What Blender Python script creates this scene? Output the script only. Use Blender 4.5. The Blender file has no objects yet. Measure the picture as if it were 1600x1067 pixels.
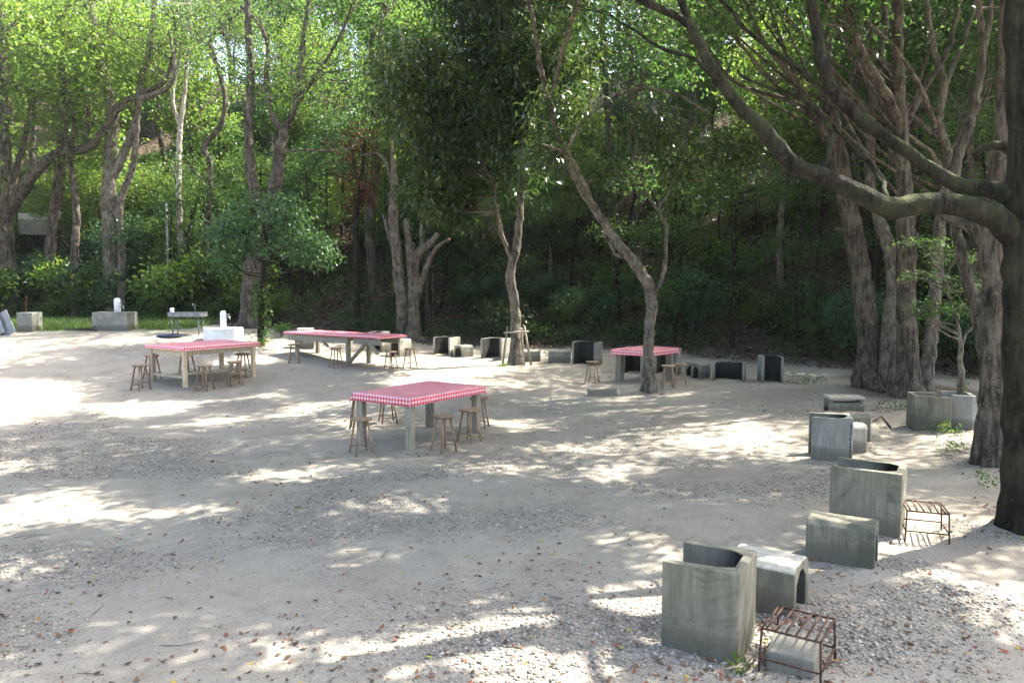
import bpy, math, random
import numpy as np
from mathutils import Vector

random.seed(7)
RNG = np.random.default_rng(7)
S = bpy.context.scene
COL = S.collection
R = math.radians

# ------------------------------------------------------------------ camera, sky, sun, exposure
CAM_H, PITCH, FPX = 2.35, R(4.2), 1200.0
cam = bpy.data.cameras.new('camera')
cam_ob = bpy.data.objects.new('camera', cam)
COL.objects.link(cam_ob)
cam_ob.location = (0, 0, CAM_H)
cam_ob.rotation_euler = (math.pi / 2 - PITCH, 0, 0)
cam.sensor_width = 36.0
cam.lens = FPX / 1600 * 36.0
cam.clip_start, cam.clip_end = 0.05, 1000
S.camera = cam_ob

SUN_EL, SUN_AZ = R(52), R(62)          # azimuth measured from +Y (view direction) towards +X
to_sun = Vector((math.sin(SUN_AZ) * math.cos(SUN_EL), math.cos(SUN_AZ) * math.cos(SUN_EL), math.sin(SUN_EL)))
world = bpy.data.worlds.new('World')
S.world = world
world.use_nodes = True
wn = world.node_tree
bg = wn.nodes['Background']
sky = wn.nodes.new('ShaderNodeTexSky')
sky.sky_type = 'NISHITA'
sky.sun_disc = False
sky.sun_elevation = SUN_EL
sky.sun_rotation = SUN_AZ
sky.dust_density = 4.0
sky.ozone_density = 0.3
wn.links.new(sky.outputs[0], bg.inputs[0])
bg.inputs[1].default_value = 0.15
sun = bpy.data.lights.new('sun', 'SUN')
sun.energy = 5.0
sun.angle = R(0.55)
sun.color = (1.0, 0.95, 0.86)
sun_ob = bpy.data.objects.new('sun', sun)
COL.objects.link(sun_ob)
sun_ob.rotation_euler = to_sun.to_track_quat('Z', 'Y').to_euler()
S.view_settings.view_transform = 'Standard'
S.view_settings.look = 'None'
S.view_settings.gamma = 1
S.view_settings.use_curve_mapping = False
S.view_settings.exposure = 2.3
S.cycles.max_bounces = 8
S.cycles.diffuse_bounces = 4
S.cycles.transmission_bounces = 6
S.cycles.use_denoising = True
S.cycles.sample_clamp_indirect = 6

# ------------------------------------------------------------------ numpy noise and terrain
def _hash(ix, iy, seed):
    h = (ix.astype(np.int64) * 374761393 + iy.astype(np.int64) * 668265263 + seed * 974634777) & 0xFFFFFFFF
    h = ((h ^ (h >> 13)) * 1274126177) & 0xFFFFFFFF
    return ((h ^ (h >> 16)) & 0xFFFF) / 65535.0

def vnoise(x, y, seed=0):
    x = np.asarray(x, float); y = np.asarray(y, float)
    ix, iy = np.floor(x), np.floor(y)
    fx, fy = x - ix, y - iy
    fx = fx * fx * (3 - 2 * fx); fy = fy * fy * (3 - 2 * fy)
    a, b = _hash(ix, iy, seed), _hash(ix + 1, iy, seed)
    c, d = _hash(ix, iy + 1, seed), _hash(ix + 1, iy + 1, seed)
    return (a + (b - a) * fx) * (1 - fy) + (c + (d - c) * fx) * fy

def fbm(x, y, octv=4, seed=0):
    t, a, n = 0, 1.0, 0
    for o in range(octv):
        t = t + a * vnoise(np.asarray(x) * 2 ** o + 17.3 * o, np.asarray(y) * 2 ** o - 9.1 * o, seed + o)
        n += a; a *= 0.5
    return t / n

def sst(v, a, b):
    t = np.clip((np.asarray(v, float) - a) / (b - a), 0, 1)
    return t * t * (3 - 2 * t)

def edge_y(X):
    return np.interp(X, [-60, -16, -6, 3, 8, 11, 15, 22, 60], [24, 28.5, 27.0, 26.0, 21.5, 19.5, 15.5, 10, 4])

MOUNDS = [(3.05, 16.95, 0.75, 0.09), (5.05, 7.5, 0.8, 0.10), (6.35, 10.1, 0.7, 0.08), (8.6, 16.5, 0.9, 0.1), (8.45, 18.1, 0.9, 0.1),
          (0.1, 22.6, 0.7, 0.05), (7.1, 11.6, 0.9, 0.06)]

def terrain(X, Y):
    X = np.asarray(X, float); Y = np.asarray(Y, float)
    z = sst(Y, 13, 27) * (0.25 + 0.75 * sst(-X, 0, 12))
    s = np.maximum(Y - edge_y(X), 0)
    s = np.where(s > 34, 34 + 8 * np.tanh((s - 34) / 10), s)
    z = z + 0.60 * s * s / (s + 2.0) * (1 - 0.25 * sst(s, 10, 60))
    z = z + (fbm(X * 0.5, Y * 0.5, 3, 5) - 0.5) * (0.07 + 0.5 * sst(s, 1, 8))
    z = z + (fbm(X * 2.2, Y * 2.2, 3, 9) - 0.5) * 0.045
    for mx, my, mr, mh in MOUNDS:
        z = z + mh * np.exp(-((X - mx) ** 2 + (Y - my) ** 2) / (mr * mr))
    return z

def gz(x, y):
    return float(terrain(x, y))

def ray(px, py):
    a = (px - 800) / FPX; b = -(py - 533.5) / FPX
    return Vector((a, math.cos(PITCH) + b * math.sin(PITCH), -math.sin(PITCH) + b * math.cos(PITCH)))

def at(px, py):
    """the ground point that the photograph shows at a pixel"""
    d = ray(px, py); t = 2.0
    while t < 150:
        p = Vector((0, 0, CAM_H)) + d * t
        if p.z < gz(p.x, p.y):
            break
        t += 0.1
    lo, hi = t - 0.1, t
    for _ in range(12):
        m = (lo + hi) / 2
        p = Vector((0, 0, CAM_H)) + d * m
        if p.z < gz(p.x, p.y): hi = m
        else: lo = m
    p = Vector((0, 0, CAM_H)) + d * hi
    return Vector((p.x, p.y, gz(p.x, p.y)))

def PP(px, py, Y):
    d = ray(px, py)
    return Vector((0, 0, CAM_H)) + d * (Y / d.y)

# ------------------------------------------------------------------ materials
def mat(name):
    m = bpy.data.materials.new(name)
    m.use_nodes = True
    nt = m.node_tree
    return m, nt, nt.nodes['Principled BSDF'], nt.links

def N(nt, t, **kw):
    n = nt.nodes.new(t)
    for k, v in kw.items():
        if k in n.inputs: n.inputs[k].default_value = v
        else: setattr(n, k, v)
    return n

def ramp(nt, fac, stops):
    r = nt.nodes.new('ShaderNodeValToRGB')
    e = r.color_ramp.elements
    while len(e) < len(stops): e.new(0.5)
    for i, (p, c) in enumerate(stops):
        e[i].position = p
        e[i].color = (c, c, c, 1) if isinstance(c, (int, float)) else (*c, 1)
    nt.links.new(fac, r.inputs[0])
    return r.outputs[0]

def mixc(nt, fac, a, b, mode='MIX'):
    m = nt.nodes.new('ShaderNodeMix')
    m.data_type = 'RGBA'; m.blend_type = mode
    for sock, v in ((m.inputs[0], fac), (m.inputs[6], a), (m.inputs[7], b)):
        if isinstance(v, (int, float)): sock.default_value = v
        elif isinstance(v, tuple): sock.default_value = (*v, 1)
        else: nt.links.new(v, sock)
    return m.outputs[2]

def noise(nt, vec, scale, detail=4, rough=0.6, dist=0.0):
    n = N(nt, 'ShaderNodeTexNoise', Scale=scale, Detail=detail, Roughness=rough, Distortion=dist)
    if vec is not None: nt.links.new(vec, n.inputs['Vector'])
    return n.outputs[0]

def mapping(nt, vec, scale):
    m = nt.nodes.new('ShaderNodeMapping')
    m.inputs['Scale'].default_value = scale
    nt.links.new(vec, m.inputs[0])
    return m.outputs[0]

def bump(nt, h, strength, dist, bsdf):
    b = N(nt, 'ShaderNodeBump', Strength=strength, Distance=dist)
    nt.links.new(h, b.inputs['Height'])
    nt.links.new(b.outputs[0], bsdf.inputs['Normal'])

def math_(nt, op, a, b=0.0):
    m = nt.nodes.new('ShaderNodeMath'); m.operation = op
    for i, v in enumerate((a, b)):
        if isinstance(v, (int, float)): m.inputs[i].default_value = v
        else: nt.links.new(v, m.inputs[i])
    return m.outputs[0]

def attr(nt, name):
    a = nt.nodes.new('ShaderNodeAttribute'); a.attribute_name = name
    return a

def ground_mat():
    m, nt, b, L = mat('sandy_ground')
    co = nt.nodes.new('ShaderNodeTexCoord').outputs['Object']
    n1 = noise(nt, co, 0.55, 5, 0.6)
    n2 = noise(nt, co, 5.0, 6, 0.7)
    n3 = noise(nt, co, 45.0, 4, 0.75)
    sand = ramp(nt, n1, [(0.32, (0.262, 0.236, 0.186)), (0.5, (0.37, 0.338, 0.276)), (0.68, (0.305, 0.28, 0.234))])
    sand = mixc(nt, ramp(nt, n2, [(0.4, 0.0), (0.75, 0.55)]), sand, (0.25, 0.225, 0.175))
    sand = mixc(nt, ramp(nt, n3, [(0.45, 0.0), (0.72, 0.6)]), sand, (0.25, 0.215, 0.17))
    n7 = noise(nt, co, 1.3, 5, 0.7, 0.6)
    sand = mixc(nt, ramp(nt, n7, [(0.52, 0.0), (0.66, 0.55)]), sand, (0.205, 0.178, 0.138))
    n4 = noise(nt, co, 150.0, 3, 0.8)
    sand = mixc(nt, ramp(nt, n4, [(0.5, 0.0), (0.66, 0.75)]), sand, (0.17, 0.145, 0.115))
    sand = mixc(nt, ramp(nt, n4, [(0.30, 0.6), (0.42, 0.0)]), sand, (0.50, 0.46, 0.39))
    v2 = N(nt, 'ShaderNodeTexVoronoi', Scale=70.0, Randomness=1.0)
    L.new(co, v2.inputs['Vector'])
    sand = mixc(nt, ramp(nt, v2.outputs['Distance'], [(0.10, 0.55), (0.22, 0.0)]), sand, v2.outputs['Color'], 'MULTIPLY')
    v = N(nt, 'ShaderNodeTexVoronoi', Scale=38.0, Randomness=1.0)
    L.new(co, v.inputs['Vector'])
    peb = ramp(nt, v.outputs['Color'], [(0.0, (0.16, 0.143, 0.118)), (0.5, (0.27, 0.245, 0.205)), (1.0, (0.42, 0.385, 0.325))])
    peb = mixc(nt, ramp(nt, v.outputs['Distance'], [(0.3, 0.0), (0.7, 0.7)]), peb, (0.17, 0.155, 0.135))
    g = attr(nt, 'gravel').outputs['Fac']
    gm = math_(nt, 'MULTIPLY', g, ramp(nt, n2, [(0.38, 0.15), (0.58, 1.0)]))
    c = mixc(nt, gm, sand, peb)
    vl = N(nt, 'ShaderNodeTexVoronoi', Scale=9.0, Randomness=1.0)
    L.new(co, vl.inputs['Vector'])
    lit = ramp(nt, vl.outputs['Color'], [(0.0, (0.03, 0.022, 0.014)), (0.45, (0.07, 0.05, 0.034)), (0.8, (0.11, 0.083, 0.058)), (1.0, (0.20, 0.16, 0.115))])
    c = mixc(nt, attr(nt, 'litter').outputs['Fac'], c, lit)
    c = mixc(nt, attr(nt, 'turf').outputs['Fac'], c, mixc(nt, n2, (0.07, 0.12, 0.035), (0.13, 0.17, 0.06)))
    L.new(c, b.inputs['Base Color'])
    b.inputs['Roughness'].default_value = 0.95
    b.inputs['Specular IOR Level'].default_value = 0.15
    h = math_(nt, 'ADD', math_(nt, 'MULTIPLY', n2, 0.35), math_(nt, 'MULTIPLY', n3, 0.25))
    h = math_(nt, 'ADD', h, math_(nt, 'MULTIPLY', math_(nt, 'MULTIPLY', math_(nt, 'SUBTRACT', 1.0, v.outputs['Distance']), gm), 0.8))
    bump(nt, h, 0.9, 0.03, b)
    return m

def bark_mat(name, c0, c1, c2, moss=0.3, zs=2.0, fine=1.0, blotch=0.5):
    m, nt, b, L = mat(name)
    co = nt.nodes.new('ShaderNodeTexCoord').outputs['Object']
    st = mapping(nt, co, (14 * fine, 14 * fine, zs * fine))
    n1 = noise(nt, st, 1.0, 6, 0.65, 0.6)
    n2 = noise(nt, co, 3.2, 5, 0.6)
    n3 = noise(nt, co, 30.0, 3, 0.7)
    c = ramp(nt, n1, [(0.38, c0), (0.50, c1), (0.64, c2)])
    c = mixc(nt, ramp(nt, n2, [(0.5, 0.0), (0.66, blotch)]), c, tuple(min(1, x * 1.45 + 0.012) for x in c2))
    c = mixc(nt, ramp(nt, n3, [(0.5, 0.0), (0.75, 0.6)]), c, c0)
    n5 = noise(nt, co, 16.0, 5, 0.7)
    c = mixc(nt, ramp(nt, n5, [(0.60, 0.0), (0.66, 0.5)]), c, tuple(min(1, x * 1.9 + .004) for x in c2))
    if moss > 0:
        geo = nt.nodes.new('ShaderNodeNewGeometry')
        sep = nt.nodes.new('ShaderNodeSeparateXYZ')
        L.new(geo.outputs['Normal'], sep.inputs[0])
        f = math_(nt, 'MULTIPLY', ramp(nt, sep.outputs['Z'], [(0.0, 0.25), (0.8, 1.0)]), ramp(nt, n2, [(0.42, 0.0), (0.6, moss)]))
        c = mixc(nt, f, c, (0.055, 0.072, 0.02))
    L.new(c, b.inputs['Base Color'])
    b.inputs['Roughness'].default_value = 0.9
    b.inputs['Specular IOR Level'].default_value = 0.2
    bump(nt, math_(nt, 'ADD', n1, math_(nt, 'MULTIPLY', n3, 0.3)), 1.0, 0.07, b)
    return m

def leaf_mat(name, ca, cb, cc, trans=0.45, rough=0.42, spec=0.4, glow=(1.25, 1.2, 0.5)):
    m, nt, b, L = mat(name)
    t = attr(nt, 'tint').outputs['Fac']
    c = ramp(nt, t, [(0.0, ca), (0.55, cb), (1.0, cc)])
    L.new(c, b.inputs['Base Color'])
    b.inputs['Roughness'].default_value = rough
    b.inputs['Specular IOR Level'].default_value = spec
    tr = nt.nodes.new('ShaderNodeBsdfTranslucent')
    L.new(mixc(nt, 1.0, c, glow, 'MULTIPLY'), tr.inputs[0])
    mx = nt.nodes.new('ShaderNodeMixShader')
    mx.inputs[0].default_value = trans
    L.new(b.outputs[0], mx.inputs[1]); L.new(tr.outputs[0], mx.inputs[2])
    L.new(mx.outputs[0], nt.nodes['Material Output'].inputs['Surface'])
    return m

def wood_mat(name, c0, c1, c2, rough=0.7):
    m, nt, b, L = mat(name)
    co = nt.nodes.new('ShaderNodeTexCoord').outputs['Object']
    oi = nt.nodes.new('ShaderNodeObjectInfo')
    n1 = noise(nt, mapping(nt, co, (30, 30, 3)), 1.0, 5, 0.6, 0.4)
    n2 = noise(nt, co, 9.0, 4, 0.6)
    c = ramp(nt, n1, [(0.3, c0), (0.5, c1), (0.7, c2)])
    c = mixc(nt, ramp(nt, n2, [(0.45, 0.0), (0.75, 0.55)]), c, c0)
    hsv = N(nt, 'ShaderNodeHueSaturation')
    L.new(math_(nt, 'ADD', 0.68, math_(nt, 'MULTIPLY', oi.outputs['Random'], 0.6)), hsv.inputs['Value'])
    L.new(c, hsv.inputs['Color'])
    L.new(hsv.outputs[0], b.inputs['Base Color'])
    b.inputs['Roughness'].default_value = rough
    b.inputs['Specular IOR Level'].default_value = 0.3
    bump(nt, n1, 0.4, 0.004, b)
    return m

def concrete_mat(name, base, stain, soot=0.0, stainamt=0.5, grad=False):
    m, nt, b, L = mat(name)
    co = nt.nodes.new('ShaderNodeTexCoord').outputs['Object']
    oi = nt.nodes.new('ShaderNodeObjectInfo')
    off = nt.nodes.new('ShaderNodeVectorMath'); off.operation = 'ADD'
    L.new(co, off.inputs[0]); L.new(oi.outputs['Location'], off.inputs[1])
    v = off.outputs[0]
    n1 = noise(nt, v, 4.0, 6, 0.65, 0.3)
    n2 = noise(nt, mapping(nt, v, (22, 22, 2.2)), 1.0, 4, 0.6)
    n3 = noise(nt, v, 70.0, 4, 0.75)
    lighter = tuple(x * 1.35 for x in base); darker = tuple(x * 0.6 for x in base)
    c = ramp(nt, n1, [(0.3, darker), (0.5, base), (0.7, lighter)])
    c = mixc(nt, ramp(nt, math_(nt, 'MULTIPLY', n2, n1), [(0.2, 0.0), (0.33, stainamt)]), c, stain)
    sep = nt.nodes.new('ShaderNodeSeparateXYZ'); L.new(co, sep.inputs[0])
    damp = math_(nt, 'ADD', sep.outputs['Z'], math_(nt, 'MULTIPLY', n1, -0.22))
    c = mixc(nt, ramp(nt, damp, [(0.0, 0.7), (0.07, 0.45), (0.10, 0.0)]), c, (0.10, 0.092, 0.07))
    c = mixc(nt, ramp(nt, n3, [(0.52, 0.0), (0.70, 0.7)]), c, darker)
    n6 = noise(nt, v, 2.1, 5, 0.75, 0.8)
    c = mixc(nt, ramp(nt, n6, [(0.50, 0.0), (0.66, 0.7)]), c, stain)
    if soot:
        f = ramp(nt, n1, [(0.25, soot), (0.75, soot * 0.8)])
        if grad: f = ramp(nt, math_(nt, 'ADD', sep.outputs['X'], math_(nt, 'MULTIPLY', n1, 0.3)), [(0.10, 0.0), (0.30, soot)])
        c = mixc(nt, f, c, (0.008, 0.008, 0.009))
    L.new(c, b.inputs['Base Color'])
    b.inputs['Roughness'].default_value = 0.95
    b.inputs['Specular IOR Level'].default_value = 0.0 if soot else 0.15
    bump(nt, math_(nt, 'ADD', n1, math_(nt, 'MULTIPLY', n3, 0.3)), 0.7, 0.014, b)
    return m

def plain_mat(name, c, rough=0.5, metal=0.0, var=0.25, scale=12.0, dark=None):
    m, nt, b, L = mat(name)
    co = nt.nodes.new('ShaderNodeTexCoord').outputs['Object']
    n1 = noise(nt, co, scale, 5, 0.65)
    d = dark or tuple(x * (1 - 2 * var) for x in c)
    L.new(ramp(nt, n1, [(0.35, d), (0.62, c)]), b.inputs['Base Color'])
    L.new(ramp(nt, n1, [(0.3, min(1, rough + 0.2)), (0.7, rough)]), b.inputs['Roughness'])
    b.inputs['Metallic'].default_value = metal
    bump(nt, n1, 0.15, 0.004, b)
    return m

def gingham_mat():
    m, nt, b, L = mat('gingham_cloth')
    uv = nt.nodes.new('ShaderNodeUVMap').outputs[0]
    sep = nt.nodes.new('ShaderNodeSeparateXYZ'); L.new(uv, sep.inputs[0])
    st = []
    for i in (0, 1):
        f = math_(nt, 'FRACT', math_(nt, 'MULTIPLY', sep.outputs[i], 1 / 0.058))
        st.append(math_(nt, 'GREATER_THAN', f, 0.5))
    s = math_(nt, 'MULTIPLY', math_(nt, 'ADD', st[0], st[1]), 0.5)
    c = ramp(nt, s, [(0.0, (0.84, 0.70, 0.72)), (0.5, (0.78, 0.21, 0.26)), (1.0, (0.58, 0.02, 0.045))])
    n1 = noise(nt, uv, 6.0, 4, 0.6)
    c = mixc(nt, ramp(nt, n1, [(0.45, 0.0), (0.8, 0.35)]), c, (0.62, 0.36, 0.42))  # pink patches put the cloth's sheen into its colour
    L.new(c, b.inputs['Base Color'])
    b.inputs['Roughness'].default_value = 0.38
    b.inputs['Specular IOR Level'].default_value = 0.5
    bump(nt, noise(nt, uv, 9.0, 3, 0.5), 0.25, 0.012, b)
    return m

def tint_mat(name, stops, rough=0.8):
    m, nt, b, L = mat(name)
    L.new(ramp(nt, attr(nt, 'tint').outputs['Fac'], stops), b.inputs['Base Color'])
    b.inputs['Roughness'].default_value = rough
    b.inputs['Specular IOR Level'].default_value = 0.25
    return m

M = dict(
    ground=ground_mat(),
    bark_brown=bark_mat('brown_bark', (0.02, 0.016, 0.012), (0.074, 0.060, 0.046), (0.16, 0.134, 0.106), 0.3, 2.2),
    bark_dark=bark_mat('dark_bark', (0.005, 0.004, 0.003), (0.016, 0.0125, 0.0095), (0.042, 0.034, 0.026), 0.9, 2.5, 1.0, 0.3),
    bark_grey=bark_mat('grey_bark', (0.045, 0.037, 0.028), (0.125, 0.107, 0.083), (0.215, 0.19, 0.155), 0.35, 5.0, 0.8),
    bark_pale=bark_mat('pale_bark', (0.22, 0.19, 0.155), (0.38, 0.34, 0.29), (0.52, 0.48, 0.42), 0.12, 5.0),
    cut=plain_mat('fresh_cut_wood', (0.48, 0.24, 0.10), 0.8),
    leaf_bright=leaf_mat('bright_leaf', (0.06, 0.12, 0.028), (0.11, 0.18, 0.045), (0.20, 0.26, 0.08), 0.6, glow=(1.45, 1.42, 0.75)),
    leaf_mid=leaf_mat('green_leaf', (0.034, 0.085, 0.028), (0.064, 0.13, 0.043), (0.12, 0.185, 0.065), 0.6, glow=(1.45, 1.42, 0.75)),
    leaf_dark=leaf_mat('dark_glossy_leaf', (0.028, 0.058, 0.02), (0.048, 0.088, 0.028), (0.15, 0.19, 0.05), 0.34, 0.25, 0.6, glow=(1.4, 1.38, 0.7)),
    leaf_blue=leaf_mat('cool_green_leaf', (0.035, 0.09, 0.045), (0.06, 0.135, 0.06), (0.12, 0.2, 0.085), 0.38),
    leaf_dead=leaf_mat('dead_red_leaf', (0.09, 0.035, 0.025), (0.16, 0.06, 0.04), (0.23, 0.10, 0.06), 0.35, 0.7, 0.1, (1.2, 0.9, 0.7)),
    grass=leaf_mat('grass_blade', (0.07, 0.14, 0.03), (0.12, 0.20, 0.05), (0.22, 0.28, 0.09), 0.4),
    stool=wood_mat('varnished_stool_wood', (0.17, 0.112, 0.068), (0.28, 0.195, 0.125), (0.38, 0.285, 0.20)),
    grey_wood=wood_mat('weathered_timber', (0.17, 0.15, 0.115), (0.27, 0.245, 0.19), (0.36, 0.33, 0.265), 0.85),
    pale_wood=wood_mat('pale_timber', (0.34, 0.26, 0.17), (0.48, 0.40, 0.28), (0.58, 0.51, 0.39), 0.75),
    conc=concrete_mat('mossy_concrete', (0.215, 0.205, 0.155), (0.075, 0.074, 0.054)),
    conc_grey=concrete_mat('grey_concrete', (0.29, 0.285, 0.25), (0.14, 0.14, 0.115)),
    conc_pale=concrete_mat('pale_concrete', (0.46, 0.44, 0.37), (0.22, 0.21, 0.16), 0.0, 0.5),
    soot=concrete_mat('sooty_concrete', (0.28, 0.28, 0.26), (0.1, 0.1, 0.09), 0.93),
    soot_corner=concrete_mat('soot_cornered_concrete', (0.20, 0.195, 0.16), (0.09, 0.09, 0.07), 0.95, grad=True),
    half_black=concrete_mat('half_blackened_concrete', (0.22, 0.215, 0.19), (0.08, 0.08, 0.07), 0.55),  # sooty hearth walls; also the darker bench tunnels
    rust=plain_mat('rusty_iron', (0.13, 0.07, 0.045), 0.75, 0.5, 0.3, 40, (0.045, 0.028, 0.022)),
    steel=plain_mat('dull_steel', (0.27, 0.28, 0.28), 0.5, 0.6, 0.2),
    white=plain_mat('white_painted_metal', (0.82, 0.83, 0.84), 0.4, 0.0, 0.06),
    plaster=plain_mat('white_plaster', (0.80, 0.80, 0.80), 0.8, 0.0, 0.06, 6),
    sheet=plain_mat('blue_grey_sheet', (0.27, 0.285, 0.31), 0.5, 0.0, 0.2, 4),
    blue=plain_mat('blue_plastic', (0.03, 0.045, 0.10), 0.6, 0.0, 0.2),
    black=plain_mat('black_rubber', (0.03, 0.03, 0.032), 0.6, 0.0, 0.2),
    orange=plain_mat('faded_orange_plastic', (0.62, 0.26, 0.06), 0.6, 0.0, 0.1),
    cloth=gingham_mat(),
    pebble=tint_mat('pebble_stone', [(0.0, (0.14, 0.122, 0.10)), (0.4, (0.25, 0.225, 0.185)), (0.8, (0.36, 0.32, 0.26)), (1.0, (0.52, 0.47, 0.39))]),
    litter=tint_mat('fallen_leaf', [(0.0, (0.06, 0.04, 0.028)), (0.35, (0.16, 0.09, 0.05)), (0.6, (0.19, 0.085, 0.05)), (0.8, (0.25, 0.06, 0.042)), (0.92, (0.42, 0.30, 0.06)), (1.0, (0.20, 0.26, 0.06))]),
    hill_litter=tint_mat('dry_hill_leaf', [(0.0, (0.035, 0.026, 0.018)), (0.55, (0.085, 0.062, 0.042)), (1.0, (0.26, 0.20, 0.14))]),
    twig=plain_mat('dry_twig', (0.13, 0.10, 0.075), 0.9),
)

# ------------------------------------------------------------------ object helpers
def tag(o, label=None, cat=None, group=None, kind=None):
    if label: o['label'] = label
    if cat: o['category'] = cat
    if group: o['group'] = group
    if kind: o['kind'] = kind
    return o

def thing(name, loc, rz=0.0, label=None, cat=None, group=None):
    o = bpy.data.objects.new(name, None)
    COL.objects.link(o)
    o.empty_display_size = 0.1
    o.location = loc
    o.rotation_euler = (0, 0, rz)
    return tag(o, label, cat, group)

def copy_tree(o, parent=None):
    c = o.copy()
    COL.objects.link(c)
    c.parent = parent
    for ch in [x for x in o.children]:
        copy_tree(ch, c)
    return c

def arr_mesh(name, V, faces, tint=None, smooth=False, matidx=None):
    """faces: list of (n, k) integer arrays"""
    me = bpy.data.meshes.new(name)
    V = np.asarray(V, np.float32)
    me.vertices.add(len(V))
    me.vertices.foreach_set('co', V.ravel())
    loops = np.concatenate([f.ravel() for f in faces]).astype(np.int32)
    sizes = np.concatenate([np.full(len(f), f.shape[1]) for f in faces]).astype(np.int32)
    starts = np.concatenate([[0], np.cumsum(sizes)[:-1]]).astype(np.int32)
    me.loops.add(len(loops)); me.loops.foreach_set('vertex_index', loops)
    me.polygons.add(len(sizes)); me.polygons.foreach_set('loop_start', starts); me.polygons.foreach_set('loop_total', sizes)
    if smooth: me.polygons.foreach_set('use_smooth', np.ones(len(sizes), bool))
    if matidx is not None: me.polygons.foreach_set('material_index', np.asarray(matidx, np.int32))
    if tint is not None:
        a = me.attributes.new('tint', 'FLOAT', 'FACE')
        a.data.foreach_set('value', np.asarray(tint, np.float32))
    me.update(calc_edges=True)
    return me

def link(name, me, m, parent=None, label=None, kind=None):
    for x in (m if isinstance(m, (list, tuple)) else [m]): me.materials.append(x)
    o = bpy.data.objects.new(name, me)
    COL.objects.link(o)
    if parent is not None: o.parent = parent
    return tag(o, label, None, None, kind)

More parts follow.
